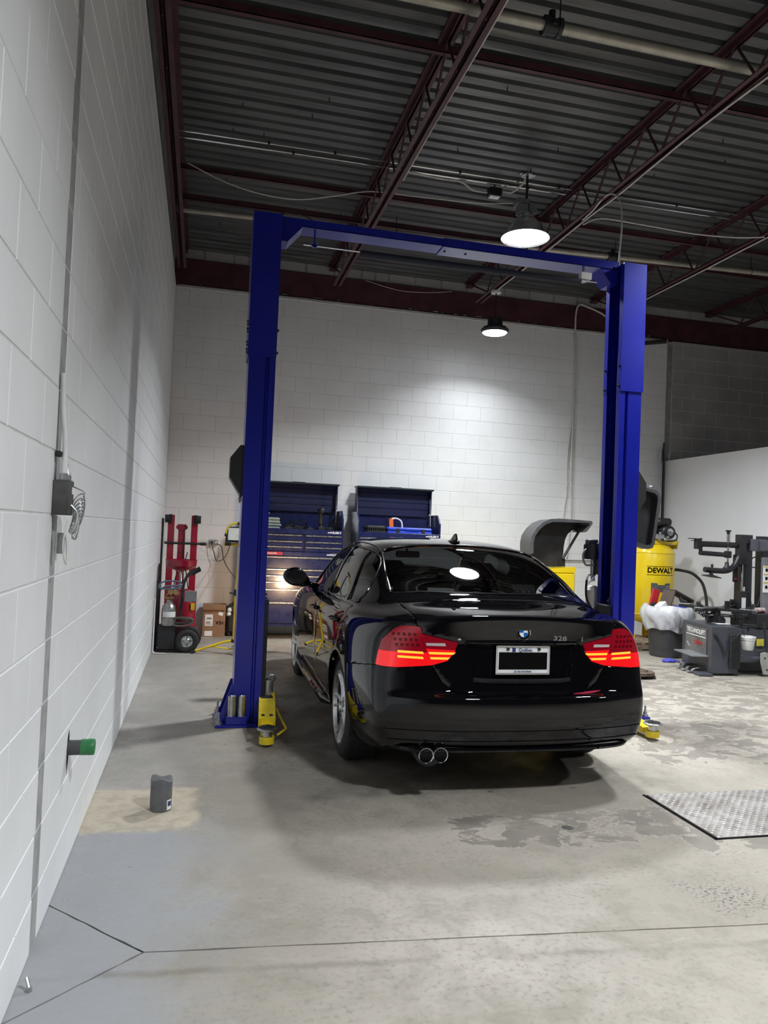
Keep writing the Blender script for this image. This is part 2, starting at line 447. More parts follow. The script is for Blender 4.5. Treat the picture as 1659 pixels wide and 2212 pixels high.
# back wall
PX0, PX1 = 7.545, 7.65
mb = MB(); mb.box(-0.1, PX0, YB+0.003, YB+0.15, -0.1, WT); mb.box(PX1, XR, YB+0.004, YB+0.15, -0.1, WT); mb.box(PX0, PX1, YB+0.06, YB+0.15, -0.1, WT)
wall_back = struct('wall_back', mb, MORTAR)
sp = courses(0.0, PX0, 1.457-BL*4+BL/2, WT)
lay(wall_back, sp, WHITE, lambda u, z: (u, YB, z), 0.0, 'wb', lambda s: -abs((s[1]+s[2])/2-3.4)-(100 if s[3] < 0.8 and 1.2 < s[1] < 6.5 else 0))
sp = [s for s in courses(PX1, 10.2, 1.457-BL*4+BL/2, WT) if s[4] > 2.5]
mb = MB()
for s in sp:
    o = bpy.data.objects.new('block', block_data(s[2]-s[1]-0.008, s[4]-s[3]-0.008, GREYBLK, 'gb')); COL.objects.link(o); o.parent = wall_back
    o.location = ((s[1]+s[2])/2, YB, (s[3]+s[4])/2)
mb = MB(); mb.box(PX0+0.012, PX1-0.03, YB+0.03, YB+0.06, 2.5, WT-0.05); mb.box(PX1-0.03, PX1-0.012, YB+0.012, YB+0.06, 2.9, WT-0.1)
mesh_obj('joint_strip', mb, RAWMORTAR, wall_back, 0)
# smeared mortar bead along the top of the wall
mb = MB(); n = 150
top = []; bot = []
for i in range(n+1):
    x = 0.02+i*(PX0-0.02)/n
    top.append((x, WT+0.012+rr.random()**2*0.035)); bot.append((x, WT-0.012-rr.random()*0.006))
mb.prism(bot+top[::-1], YB-0.012, YB+0.03, 'y'); mesh_obj('mortar_bead', mb, M_('bead', (0.5, 0.5, 0.49), None, 8, 0.8), wall_back, 0)
# blocks left bare above the steel beam
mb = MB(); mb.box(-0.1, XR, YB+0.016, YB+0.15, 5.06, DECK+0.06); wall_upper = struct('wall_upper', mb, RAWMORTAR)
x = -0.05
while x < 9.5:
    w = 0.40 if rr.random() < 0.75 else 0.2
    o = bpy.data.objects.new('block', block_data(w-0.024, 0.150, GREYBLK, 'up')); COL.objects.link(o); o.parent = wall_upper
    o.location = (x+w/2, YB+0.002+rr.uniform(-0.004, 0.006), 5.148); x += w
# partition, far right and front walls
mb = MB(); mb.box(XP, XP+0.11, 6.9, YB-0.001, 0, 2.77); struct('wall_partition', mb, DRYWALL)
mb = MB(); mb.box(XR, XR+0.1, YF, YB, 0, DECK); struct('wall_right', mb, M_('dim_wall', (0.22, 0.22, 0.23), None, 3, 0.8))
mb = MB(); mb.box(-0.1, XR, YF-0.1, YF, 0, DECK); struct('wall_front', mb, M_('dim_door', (0.10, 0.10, 0.105), None, 3, 0.7))
mb = MB(); mb.box(-0.12, -0.03, YF, YB+0.1, WT, DECK+0.06); struct('wall_left_upper', mb, M_('raw_upper', (0.24, 0.235, 0.22), (0.16, 0.155, 0.145), 4, 0.85, bump=0.3, bscale=30))

# --- corrugated steel roof deck, one object for each sheet
t = NT('deck_metal').world()
c = t.mix(t.ramp(t.noise(2.0, 5, 0.6, 0, t.stretch(0.4, 3, 1)), 0.35, 0.7), (0.15, 0.152, 0.156), (0.09, 0.092, 0.095))
t.col(c); t.set(metal=0.6, rough=t.ramp(t.noise(12, 4, 0.5, 0, t.stretch(0.2, 4, 1)), 0.3, 0.7, 0.36, 0.55))
DECK_M = t.m
mb = MB(); mb.box(-0.1, XR, YF, YB+0.15, DECK+0.05, DECK+0.15); ceiling = struct('ceiling', mb, M_('roof_board', (0.1, 0.1, 0.1), None, 4, 0.9))
prof = []
for k in range(6):
    o = k*0.1524
    prof += [(o, 0.0), (o+0.088, 0.0), (o+0.100, 0.036), (o+0.138, 0.036), (o+0.150, 0.0015)]
prof.append((6*0.1524+0.004, 0.0005))
me = None
y = -2.2
while y < YB+0.1:
    if me is None:
        m = MB(); n = len(prof)
        vs = [(0.0, p[0], p[1]) for p in prof]+[(XR, p[0], p[1]) for p in prof]
        m.add(vs, [(i, n+i, n+i+1, i+1) for i in range(n-1)])
        o = mesh_obj('deck_sheet', m, DECK_M, ceiling, 0, fix=False); me = o.data
    else:
        o = bpy.data.objects.new('deck_sheet', me); COL.objects.link(o); o.parent = ceiling
    o.location = (0, y, DECK); y += 0.9144
# hanger tabs poking through the deck
mb = MB(); me = None
for i in range(26):
    x = rr.uniform(0.4, 5.6); y = -2.2+0.1524*rr.randint(46, 76)+0.044
    if me is None:
        mb.box(-0.004, 0.004, -0.002, 0.002, -0.035, 0.0); o = mesh_obj('deck_clip', mb, STEEL_DK, ceiling, 0); me = o.data
    else:
        o = bpy.data.objects.new('deck_clip', me); COL.objects.link(o); o.parent = ceiling
    o.location = (x, y, DECK)

# --- steel
mb = MB(); mb.box(-0.03, XR, YB-0.004, YB+0.02, WT+0.012, 5.055); mb.box(-0.03, XR, YB-0.02, YB+0.1, 5.04, 5.06); mb.box(-0.03, XR, YB-0.012, YB+0.1, WT+0.012, WT+0.03)
solo('steel_beam', mb, MAROON, 'deep maroon steel beam lying along the top of the white back wall', 'beam', ang=0)
def joist(x, label):
    t = thing('roof_joist', label, 'joist', (x, 0, 4.78), 0, 'open web roof joists under the deck')
    ya, yb = -2.0, 10.02
    for s in (-1, 1):
        m = MB(); m.box(s*0.012, s*0.056, ya, yb, 0.0, 0.006); m.box(s*0.012, s*0.018, ya, yb, 0.0, 0.046); part(t, 'bottom_chord', m, MAROON, 0)
        m = MB(); m.box(s*0.012, s*0.062, ya, YB-0.02, 0.406, 0.414); m.box(s*0.012, s*0.019, ya, YB-0.02, 0.36, 0.414); part(t, 'top_chord', m, MAROON, 0)
    m = MB(); m.box(-0.05, 0.05, YB-0.16, YB-0.02, 0.345, 0.37); part(t, 'bearing_seat', m, MAROON, 0)
    y = 1.6; k = 0; up = None; dn = None
    while y < 9.7:
        dy = 0.29
        if k % 2 == 0:
            if up is None:
                m = MB(); m.cyl((0, 0, 0.015), (0, dy*0.8, 0.395), 0.011, n=8); o = part(t, 'web_rod', m, MAROON); up = o.data
            else: o = bpy.data.objects.new('web_rod', up); COL.objects.link(o); o.parent = t
        else:
            if dn is None:
                m = MB(); m.cyl((0, -dy*0.2, 0.395), (0, dy, 0.015), 0.011, n=8); o = part(t, 'web_rod', m, MAROON); dn = o.data
            else: o = bpy.data.objects.new('web_rod', dn); COL.objects.link(o); o.parent = t
        o.location = (0, y, 0)
        y += dy; k += 1
    m = MB(); m.cyl((0, 9.62, 0.03), (0, YB-0.1, 0.38), 0.012, n=8); part(t, 'end_rod', m, MAROON)
    return t
for x, l in ((0.085, 'maroon roof joist hugging the left wall'), (2.12, 'maroon open web roof joist passing above the black car'), (4.17, 'maroon open web roof joist beside the large round lamp, white cable along it'), (6.2, 'maroon open web roof joist beyond the right lift column'), (8.25, 'maroon roof joist over the white partition')):
    joist(x, l)
for y, z, l, h in ((5.37, 5.13, 'almost black bridging bar crossing the joists near the thick pale pipe', 0.06), (7.86, 5.10, 'maroon bridging bar crossing the joists behind the thin silver conduits', 0.05), (8.62, 5.12, 'dark maroon bridging bar crossing the joists above the second pale pipe', 0.06)):
    m = MB(); m.box(0.02, 9.0, y-0.022, y+0.022, z-h/2, z-h/2+0.006); m.box(0.02, 9.0, y-0.022, y-0.016, z-h/2, z+h/2)
    solo('bridging_bar', m, MAROON, l, 'bar', ang=0)
# ================================================================ lamps
EMIT = NT('lamp_lens'); EMIT.col((0.9, 0.9, 0.9)); EMIT.set(emitc=(0.93, 0.96, 1.0), emit=28.0); EMIT = EMIT.m
REFL = M_('lamp_reflector', (0.70, 0.71, 0.72), None, 10, 0.25, 0.9)
def lamp(x, y, z, r, power, label, kind='bay', top=DECK):
    t = thing('high_bay_lamp', label, 'lamp', (x, y, z), 0)
    m = MB()
    if kind == 'bay':
        prof = [(r, 0.0), (r*0.985, 0.006), (r*0.90, 0.05), (r*0.66, 0.13), (r*0.42, 0.19), (r*0.33, 0.215), (r*0.33, 0.225)]
        m.lathe(prof+[(r*0.31, 0.225), (r*0.31, 0.212), (r*0.40, 0.185), (r*0.64, 0.125), (r*0.88, 0.045), (r*0.97, 0.0)], 40, close=True)
        part(t, 'reflector', m, REFL)
        m = MB(); m.lathe([(0.001, 0.018), (r*0.94, 0.018), (r*0.94, 0.022), (0.001, 0.022)], 40); part(t, 'lens', m, EMIT)
        m = MB(); m.box(-0.09, -0.005, -0.07, 0.07, 0.245, 0.335, 0.008); m.box(0.005, 0.09, -0.07, 0.07, 0.245, 0.335, 0.008); m.box(-0.115, 0.02, -0.05, 0.09, 0.335, 0.40, 0.01); part(t, 'ballast_box', m, GREY_PL)
        m = MB(); m.cyl((0, 0, 0.218), (0, 0, 0.25), r*0.34, n=20); part(t, 'collar', m, CHROME)
        m = MB(); m.cyl((0, 0, 0.39), (0, 0, top-z-0.012), 0.013, n=10); part(t, 'stem', m, STEEL_DK)
        m = MB(); m.cyl((0, 0, top-z-0.02), (0, 0, top-z), 0.06, 0.06, n=20); m.box(-0.085, 0.085, -0.02, 0.02, top-z-0.008, top-z, 0.002); part(t, 'canopy', m, GALV)
    else:
        m = MB(); m.lathe([(r*1.12, 0.035), (r*1.15, 0.05), (r*0.95, 0.085), (r*0.62, 0.10), (r*0.60, 0.20), (r*0.30, 0.21), (0.001, 0.21)], 32); m.lathe([(r*1.0, 0.012), (r*1.12, 0.035)], 32); part(t, 'housing', m, STEEL_DK)
        m = MB(); m.lathe([(0.001, -0.012), (r*0.5, -0.010), (r*0.9, 0.0), (r*1.0, 0.014)], 32); part(t, 'lens', m, EMIT)
        m = MB(); m.cyl((0, 0, 0.20), (0, 0, top-z), 0.01, n=8); part(t, 'stem', m, STEEL_DK)
        m = MB(); m.cyl((0, 0, top-z-0.03), (0, 0, top-z), 0.07, 0.07, n=20); part(t, 'canopy', m, WHITE_PL)
    ld = bpy.data.lights.new('lamp_light', 'AREA'); ld.shape = 'DISK'; ld.size = r*1.8; ld.energy = power; ld.color = (0.93, 0.968, 1.0); ld.spread = LAMP_SPREAD
    lo = bpy.data.objects.new('lamp_light', ld); COL.objects.link(lo); lo.parent = t; lo.location = (0, 0, -0.02)
    return t
lamp(3.58, 7.10, 4.53, 0.25, LAMP_POWER['bay'], 'lit round high bay lamp with twin ballast boxes above the lift crossbeam')
lamp(4.21, 9.45, 4.20, 0.165, LAMP_POWER['wall'], 'smaller lit lamp hanging close in front of the white back wall', 'small', 4.78)
lamp(5.12, 4.95, 4.50, 0.25, LAMP_POWER['side'], 'lit high bay lamp over the open floor beside the steel floor plate')
lamp(2.95, 0.2, 4.50, 0.25, LAMP_POWER['front'], 'lit high bay lamp over the front of the bay, behind the sawn floor joint')
lamp(7.4, 1.0, 4.50, 0.25, LAMP_POWER['far'], 'lit high bay lamp over the neighbouring bay to the right')
# ================================================================ the black saloon
def carpaint():
    t = NT('black_car_paint'); t.col((0.0025, 0.0025, 0.0035)); t.set(rough=0.5, spec=0.0, coat=1.0, coatr=0.015)
    t.set(coatr=t.ramp(t.noise(5, 6, 0.7), 0.45, 0.75, 0.012, 0.055)); return t.m
PAINT = carpaint()
def glassmat(name, tint):
    t = NT(name); nt = t.t; out = nt.nodes['Material Output']; nt.nodes.remove(t.b)
    tr = t.n('ShaderNodeBsdfTransparent'); tr.inputs[0].default_value = (*tint, 1)
    gl = t.n('ShaderNodeBsdfGlossy'); gl.inputs['Roughness'].default_value = 0.015; gl.inputs['Color'].default_value = (0.95, 0.95, 0.95, 1)
    fr = t.n('ShaderNodeFresnel'); fr.inputs['IOR'].default_value = 1.52
    mx = t.n('ShaderNodeMixShader'); t.link(fr.outputs[0], mx.inputs[0]); t.link(tr.outputs[0], mx.inputs[1]); t.link(gl.outputs[0], mx.inputs[2])
    t.link(mx.outputs[0], out.inputs['Surface']); return t.m
GLASS_R = glassmat('tinted_rear_glass', (0.42, 0.43, 0.43))
GLASS_S = glassmat('tinted_side_glass', (0.16, 0.165, 0.165))
GLASS_F = glassmat('windscreen_glass', (0.78, 0.82, 0.80))
CABIN = M_('cabin_trim', (0.012, 0.012, 0.013), None, 20, 0.75)
def lampmat(name, c, e, s):
    t = NT(name); t.col(c); t.set(rough=0.12, coat=1.0, coatr=0.02, emitc=e, emit=s); return t.m
LAMP_UP = lampmat('lamp_dark_red', (0.16, 0.002, 0.008), (0.55, 0.0, 0.02), 0.16)
LAMP_LO = lampmat('lamp_lit_red', (0.45, 0.003, 0.008), (1.0, 0.010, 0.010), 0.62)
LAMP_BAR = lampmat('lamp_lit_bar', (0.8, 0.2, 0.02), (1.0, 0.25, 0.02), 2.2)
LAMP_CLR = lampmat('lamp_reversing', (0.45, 0.40, 0.40), (0.5, 0.4, 0.4), 0.08)

NSx = [ # y, rows (x,z)*8, columns (x,z)*5 from belt to centre
 (0.30, [(.785,.25),(.82,.31),(.838,.43),(.842,.56),(.838,.61),(.832,.75),(.812,.88),(.755,.965)], [(.69,.992),(.60,1.010),(.49,1.022),(.30,1.032),(0,1.036)]),
 (0.56, [(.82,.22),(.86,.29),(.875,.42),(.88,.56),(.88,.62),(.88,.75),(.862,.875),(.805,.962)], [(.733,.992),(.665,1.022),(.58,1.038),(.34,1.052),(0,1.058)]),
 (0.645, [(.82,.212),(.862,.282),(.879,.417),(.886,.556),(.887,.62),(.887,.748),(.872,.872),(.818,.962)], [(.748,.990),(.684,1.038),(.596,1.072),(.35,1.088),(0,1.094)]),
 (0.80, [(.82,.20),(.865,.27),(.885,.41),(.895,.55),(.897,.62),(.897,.745),(.885,.87),(.838,.962)], [(.775,.988),(.712,1.062),(.615,1.138),(.36,1.166),(0,1.176)]),
 (1.10, [(.82,.19),(.87,.25),(.89,.40),(.90,.55),(.903,.62),(.903,.74),(.893,.862),(.852,.955)], [(.795,.985),(.735,1.135),(.632,1.268),(.38,1.305),(0,1.316)]),
 (1.38, [(.82,.19),(.87,.25),(.892,.40),(.903,.55),(.906,.62),(.906,.74),(.896,.858),(.858,.950)], [(.802,.980),(.738,1.165),(.632,1.342),(.40,1.388),(0,1.400)]),
 (1.75, [(.82,.19),(.87,.25),(.893,.40),(.904,.55),(.907,.62),(.907,.74),(.898,.855),(.862,.945)], [(.806,.975),(.74,1.172),(.632,1.368),(.41,1.414),(0,1.426)]),
 (2.30, [(.82,.19),(.87,.25),(.894,.40),(.905,.55),(.908,.62),(.908,.74),(.899,.850),(.864,.938)], [(.806,.966),(.74,1.165),(.625,1.366),(.41,1.416),(0,1.430)]),
 (2.75, [(.82,.19),(.87,.25),(.894,.40),(.905,.55),(.908,.62),(.908,.735),(.898,.842),(.862,.928)], [(.80,.956),(.735,1.135),(.60,1.325),(.39,1.380),(0,1.394)]),
 (3.05, [(.82,.19),(.87,.25),(.892,.40),(.904,.55),(.906,.62),(.906,.73),(.896,.836),(.858,.920)], [(.79,.946),(.725,1.055),(.61,1.185),(.39,1.235),(0,1.247)]),
 (3.40, [(.82,.19),(.87,.25),(.89,.40),(.902,.55),(.904,.62),(.903,.725),(.89,.825),(.846,.905)], [(.775,.932),(.70,.962),(.60,.985),(.38,1.003),(0,1.010)]),
 (3.75, [(.82,.19),(.865,.25),(.885,.40),(.898,.54),(.90,.61),(.897,.71),(.878,.805),(.828,.875)], [(.76,.902),(.68,.926),(.57,.942),(.36,.955),(0,.960)]),
 (4.10, [(.80,.20),(.84,.26),(.865,.40),(.872,.53),(.872,.59),(.866,.67),(.846,.75),(.795,.815)], [(.73,.848),(.65,.868),(.54,.882),(.34,.896),(0,.902)]),
]
EDGE0 = [(.735,.19,.275),(.782,.155,.335),(.806,.14,.44),(.808,.145,.562),(.80,.155,.602),(.785,.165,.75),(.765,.18,.875),(.695,.205,.962)]
CEN0 = [(.07,.275),(.03,.325),(.000,.45),(.012,.575),(.072,.598),(.083,.75),(.092,.89),(.072,1.016)]
EDGE1 = [(.66,4.36,.23),(.72,4.38,.28),(.755,4.39,.38),(.76,4.39,.48),(.755,4.39,.54),(.75,4.38,.60),(.73,4.36,.66),(.69,4.33,.715)]
CEN1 = [(4.47,.22),(4.51,.27),(4.53,.36),(4.535,.46),(4.53,.53),(4.52,.60),(4.50,.67),(4.46,.745)]
UF = [0.0, 0.42, 0.66, 0.80, 0.91, 1.0]; CC = 5; NR = 8; NST = len(NSx)+2
def lat(i, j, k):
    a = abs(j); sg = -1 if j < 0 else 1; u = UF[a]
    if i == 0 or i == NST-1:
        E, Cn = (EDGE0[k], CEN0[k]) if i == 0 else (EDGE1[k], CEN1[k])
        p = u**2.6
        return Vector((sg*E[0]*u, Cn[0]+(E[1]-Cn[0])*p, Cn[1]+(E[2]-Cn[1])*u**2.2))
    y, rw, cl = NSx[i-1]
    if a == CC: return Vector((sg*rw[k][0], y, rw[k][1]))
    if k == NR-1:
        x, z = cl[4-a] if False else cl[CC-1-a] if a < CC else rw[k]
        return Vector((sg*x, y, z))
    return Vector((sg*rw[0][0]*u, y, rw[0][1]-0.015*(1-u)))
def make_shell():
    idx = {}; vs = []; fs = []
    def V(i, j, k):
        if (i, j, k) not in idx: idx[(i, j, k)] = len(vs); vs.append(lat(i, j, k))
        return idx[(i, j, k)]
    for i in range(NST-1):
        for k in range(NR-1):
            fs.append((V(i, CC, k), V(i+1, CC, k), V(i+1, CC, k+1), V(i, CC, k+1)))
            fs.append((V(i, -CC, k), V(i, -CC, k+1), V(i+1, -CC, k+1), V(i+1, -CC, k)))
        for j in range(-CC, CC):
            fs.append((V(i, j, NR-1), V(i, j+1, NR-1), V(i+1, j+1, NR-1), V(i+1, j, NR-1)))
            fs.append((V(i, j, 0), V(i+1, j, 0), V(i+1, j+1, 0), V(i, j+1, 0)))
    for j in range(-CC, CC):
        for k in range(NR-1):
            fs.append((V(0, j, k), V(0, j+1, k), V(0, j+1, k+1), V(0, j, k+1)))
            fs.append((V(NST-1, j, k), V(NST-1, j, k+1), V(NST-1, j+1, k+1), V(NST-1, j+1, k)))
    me = bpy.data.meshes.new('shell'); me.from_pydata([tuple(v) for v in vs], [], fs); me.update()
    bm = bmesh.new(); bm.from_mesh(me); bm.verts.ensure_lookup_table()
    cr = bm.edges.layers.float.get('crease_edge') or bm.edges.layers.float.new('crease_edge')
    inv = {v: k for k, v in idx.items()}
    for e in bm.edges:
        a = inv[e.verts[0].index]; b = inv[e.verts[1].index]
        if a[0] == b[0] == 0:
            if a[2] == b[2] == NR-1 and abs(a[1]) < CC+1: e[cr] = 0.75
            if a[2] == b[2] == 3: e[cr] = 0.55
            if a[2] == b[2] == 4: e[cr] = 0.35
            if a[2] == b[2] == 1: e[cr] = 0.45
        if a[2] == b[2] == 0 and abs(a[1]) == abs(b[1]) == CC: e[cr] = 0.5
    bm.to_mesh(me); bm.free()
    ob = bpy.data.objects.new('shell', me); COL.objects.link(ob)
    md = ob.modifiers.new('s', 'SUBSURF'); md.levels = 3; md.render_levels = 3
    dg = bpy.context.evaluated_depsgraph_get(); ev = ob.evaluated_get(dg); m2 = ev.to_mesh()
    bm = bmesh.new(); bm.from_mesh(m2); ev.to_mesh_clear(); bpy.data.objects.remove(ob)
    bmesh.ops.recalc_face_normals(bm, faces=bm.faces)
    return bm
SH = make_shell()
SHELL_BVH = BVHTree.FromBMesh(SH)
def inpoly(p, poly):
    x, y = p; r = False; n = len(poly)
    for i in range(n):
        x0, y0 = poly[i]; x1, y1 = poly[i-1]
        if (y0 > y) != (y1 > y) and x < (x1-x0)*(y-y0)/(y1-y0)+x0: r = not r
    return r
AX = {'side': (1, 2, 0), 'rear': (0, 2, 1), 'top': (0, 1, 2)}
def cut(poly, view, filt, closed=True, m=0.004):
    a, b, _ = AX[view]
    n = len(poly)
    for i in range(n if closed else n-1):
        p = poly[i]; q = poly[(i+1) % n]
        d = (q[0]-p[0], q[1]-p[1]); L = math.hypot(*d)
        if L < 1e-6: continue
        no = [0, 0, 0]; no[a] = d[1]/L; no[b] = -d[0]/L; co = [0, 0, 0]; co[a] = p[0]; co[b] = p[1]
        lo = (min(p[0], q[0])-m, min(p[1], q[1])-m); hi = (max(p[0], q[0])+m, max(p[1], q[1])+m)
        fs = []
        for f in SH.faces:
            if not filt(f): continue
            us = [v.co[a] for v in f.verts]; ws = [v.co[b] for v in f.verts]
            if max(us) < lo[0] or min(us) > hi[0] or max(ws) < lo[1] or min(ws) > hi[1]: continue
            fs.append(f)
        if not fs: continue
        ge = set(fs); [ge.update(f.edges) or ge.update(f.verts) for f in fs]
        bmesh.ops.bisect_plane(SH, geom=list(ge), plane_co=co, plane_no=no, dist=1e-5)
SH.faces.ensure_lookup_table()
side = lambda f: abs(f.calc_center_median().x) > 0.54
def mir(poly): return [(-x, z) for x, z in poly]
AXLE_R, AXLE_F, WZ = 0.97, 3.73, 0.316
def arc(cy, r): return [(cy+r*math.cos(t*2*PI/44), WZ+r*math.sin(t*2*PI/44)) for t in range(44)]
ARCH_R, ARCH_F = arc(AXLE_R, 0.362), arc(AXLE_F, 0.362)
W_REAR = [(1.00,.997),(1.90,.984),(1.935,1.328),(1.66,1.332),(1.36,1.315),(1.14,1.262),(.975,1.165),(.905,1.075),(.92,1.02)]
W_FRONT = [(2.00,.982),(2.93,.958),(2.965,.985),(2.78,1.12),(2.58,1.232),(2.40,1.298),(2.22,1.325),(2.03,1.330)]
D_REAR = [(1.985,.962),(1.985,.27),(1.42,.265),(1.39,.36),(1.30,.50),(1.20,.61),(1.06,.70),(.965,.80),(.925,.90),(.935,.974)]
D_FRONT = [(3.02,.935),(3.02,.27),(1.99,.27),(1.99,.962)]
LAMP_I = [(.578,.906),(.372,.862),(.392,.808),(.432,.762),(.515,.738)]
LAMP_O = [(.578,.940),(.62,.945),(.675,.942),(.715,.922),(.745,.892),(.775,.860),(.92,.835),(.92,.726),(.70,.722),(.515,.738)]
TRUNK = [(0,.579),(.2,.583),(.39,.600),(.46,.648),(.515,.738),(.578,.906),(.595,.945),(.632,1.3),(-.632,1.3),(-.595,.945),(-.578,.906),(-.515,.738),(-.46,.648),(-.39,.600),(-.2,.583)]
RECESS = [(-.285,.662),(.285,.662),(.325,.862),(-.325,.862)]
BACKL = [(-.618,.705),(-.45,.668),(-.2,.645),(0,.638),(.2,.645),(.45,.668),(.618,.705),(.60,.95),(.555,1.285),(.40,1.325),(.2,1.345),(0,1.35),(-.2,1.345),(-.40,1.325),(-.555,1.285),(-.60,.95)]
WIND = [(-.64,3.27),(-.35,3.36),(0,3.39),(.35,3.36),(.64,3.27),(.565,2.86),(.35,2.79),(0,2.765),(-.35,2.79),(-.565,2.86)]
rearf = lambda f: f.calc_center_median().y < 0.40 and f.normal.y < 0.35
upf = lambda f: f.calc_center_median().z > 0.98 and abs(f.calc_center_median().x) < 0.70
low = lambda f: abs(f.calc_center_median().x) > 0.5 and f.calc_center_median().z < 0.75
cut(ARCH_R, 'side', low); cut(ARCH_F, 'side', low)
for p in (W_REAR, W_FRONT, D_REAR, D_FRONT): cut(p, 'side', side)
cut([(.222,.60),(.222,.95)], 'side', side, False)
cut([(.222,.722),(.66,.655)], 'side', side, False)
for p in (LAMP_I, LAMP_O): cut(p, 'rear', rearf); cut(mir(p), 'rear', rearf)
cut([(.50,.806),(.92,.806)], 'rear', rearf, False); cut([(-.50,.806),(-.92,.806)], 'rear', rearf, False)
cut([(.36,.820),(.60,.828)], 'rear', rearf, False); cut([(-.36,.820),(-.60,.828)], 'rear', rearf, False)
cut(TRUNK, 'rear', lambda f: f.calc_center_median().y < 0.58 and f.calc_center_median().z > 0.5)
cut(RECESS, 'rear', rearf)
cut([(-.66,.552),(-.3,.528),(0,.522),(.3,.528),(.66,.552)], 'top', upf, False)
cut(BACKL, 'top', upf); cut(WIND, 'top', upf)
def region(f):
    c = f.calc_center_median(); x, y, z = c; ax = abs(x)
    if ax > 0.5 and z < 0.75 and (inpoly((y, z), ARCH_R) or inpoly((y, z), ARCH_F)): return None
    if ax > 0.54:
        s = 'L' if x < 0 else 'R'
        if inpoly((y, z), W_REAR): return 'glass_rear_door'+s
        if inpoly((y, z), W_FRONT): return 'glass_front_door'+s
        if inpoly((y, z), D_REAR): return 'rear_door'+s
        if inpoly((y, z), D_FRONT): return 'front_door'+s
    if z > 0.98 and ax < 0.70 and f.normal.z > 0.2:
        if inpoly((x, y), BACKL): return 'backlight'
        if inpoly((x, y), WIND): return 'windscreen'
    if y < 0.40 and f.normal.y < 0.35:
        s = 'L' if x < 0 else 'R'
        if inpoly((ax, z), LAMP_I): return ('li_up' if z > 0.820+(ax-0.36)*0.033 else 'li_lo')+s
        if y < 0.222 and inpoly((ax, z), LAMP_O): return ('lo_up' if z > 0.806 else 'lo_lo')+s
        if inpoly((x, z), RECESS): return 'recess'
    yl = 0.522+0.030*(ax/0.66)**2
    if y < yl and z > 0.55 and inpoly((x, z), TRUNK): return 'trunk'
    if y < 0.66:
        zb = 0.736 if y < 0.222 else 0.722-(y-0.222)*(0.067/0.438)
        if z < zb and (ax > 0.45 or z < 0.62 or not inpoly((x, z), TRUNK)): return 'bumper'
    return 'body'
REG = {}
for f in SH.faces:
    r = region(f)
    if r: REG.setdefault(r, []).append(f)
SH.normal_update()
def panel(fs, gap=0.0022, skirt=0.014, off=0.0, move=None, roll=0.0):
    """copy faces out of the shell, pull the rim back for a panel gap and fold it inwards"""
    fset = set(fs); vm = {}; mb = MB()
    for f in fs:
        for v in f.verts:
            if v not in vm: vm[v] = len(mb.v); mb.v.append(v.co+v.normal*off+(move or Vector((0,0,0))))
    mb.f = [[vm[v] for v in f.verts] for f in fs]
    rim = {}; edges = []
    for f in fs:
        c = f.calc_center_median()
        vsf = list(f.verts)
        for e in f.edges:
            if any(g is not f and g in fset for g in e.link_faces): continue
            edges.append(e)
            mdp = (e.verts[0].co+e.verts[1].co)/2; d = (e.verts[1].co-e.verts[0].co).normalized()
            t = (c-mdp); t = (t-d*t.dot(d)); t = t-f.normal*t.dot(f.normal)
            if t.length < 1e-9: continue
            t.normalize()
            for v in e.verts: rim.setdefault(v, []).append(t)
    nv = {}
    for v, ts in rim.items():
        t = sum(ts, Vector((0,0,0)))
        if t.length > 1e-9: mb.v[vm[v]] = mb.v[vm[v]]+t.normalized()*gap-v.normal*roll
        if skirt: nv[v] = len(mb.v); mb.v.append(mb.v[vm[v]]-v.normal*skirt)
    if skirt:
        for e in edges:
            a, b = e.verts
            if a in nv and b in nv: mb.f.append([vm[a], vm[b], nv[b], nv[a]])
    return mb
CAR = thing('sedan_car', 'glossy black four-door saloon car seen from behind, standing between the blue lift columns', 'car', (2.25, 3.79, 0), -math.radians(1.0))
body = part(CAR, 'body', panel(REG['body'], 0.002, 0.016, 0, None, 0.0012), PAINT, 40)
trunk = part(CAR, 'boot_lid', panel(REG['trunk'], 0.0028, 0.03, 0, None, 0.0022), PAINT, 40)
bump_o = part(CAR, 'rear_bumper', panel(REG['bumper'], 0.0026, 0.02, 0, None, 0.0018), PAINT, 40)
LED_RED = M_('led_red', (0.10, 0.001, 0.004), None, 10, 0.2)
lamps = []
for s in 'LR':
    part(CAR, 'front_door', panel(REG['front_door'+s], roll=0.0012), PAINT, 40)
    part(CAR, 'rear_door', panel(REG['rear_door'+s], roll=0.0012), PAINT, 40)
    for w in ('glass_rear_door', 'glass_front_door'):
        part(CAR, 'side_window', panel(REG[w+s], 0.0, 0, -0.006), GLASS_S, 40)
    for g, nm, m in (('lo', 'outer_tail_lamp', 0), ('li', 'inner_tail_lamp', 1)):
        lo = part(CAR, nm, panel(REG[g+'_up'+s], 0.0004, 0.02, 0.001), LAMP_UP, 40, 'dark red upper lamp lens'); lamps.append((lo, -1 if s == 'L' else 1, g == 'li'))
        o2 = mesh_obj('lit_lens', panel(REG[g+'_lo'+s], 0.0004, 0.02, 0.0015), LAMP_LO, lo, 40); o2['label'] = 'glowing red lower lamp lens'
part(CAR, 'rear_window', panel(REG['backlight'], 0.001, 0, -0.004), GLASS_R, 40)
part(CAR, 'windscreen', panel(REG['windscreen'], 0.001, 0, -0.004), GLASS_F, 40)
sub(trunk, 'plate_recess', panel(REG['recess'], 0.0, 0, 0, Vector((0, 0.026, 0))), PAINT, 40)
def surf(x, z, y0=-1.0):
    h = SHELL_BVH.ray_cast(Vector((x, y0, z)), Vector((0, 1, 0)))
    return h[0].y if h[0] is not None else 0.1
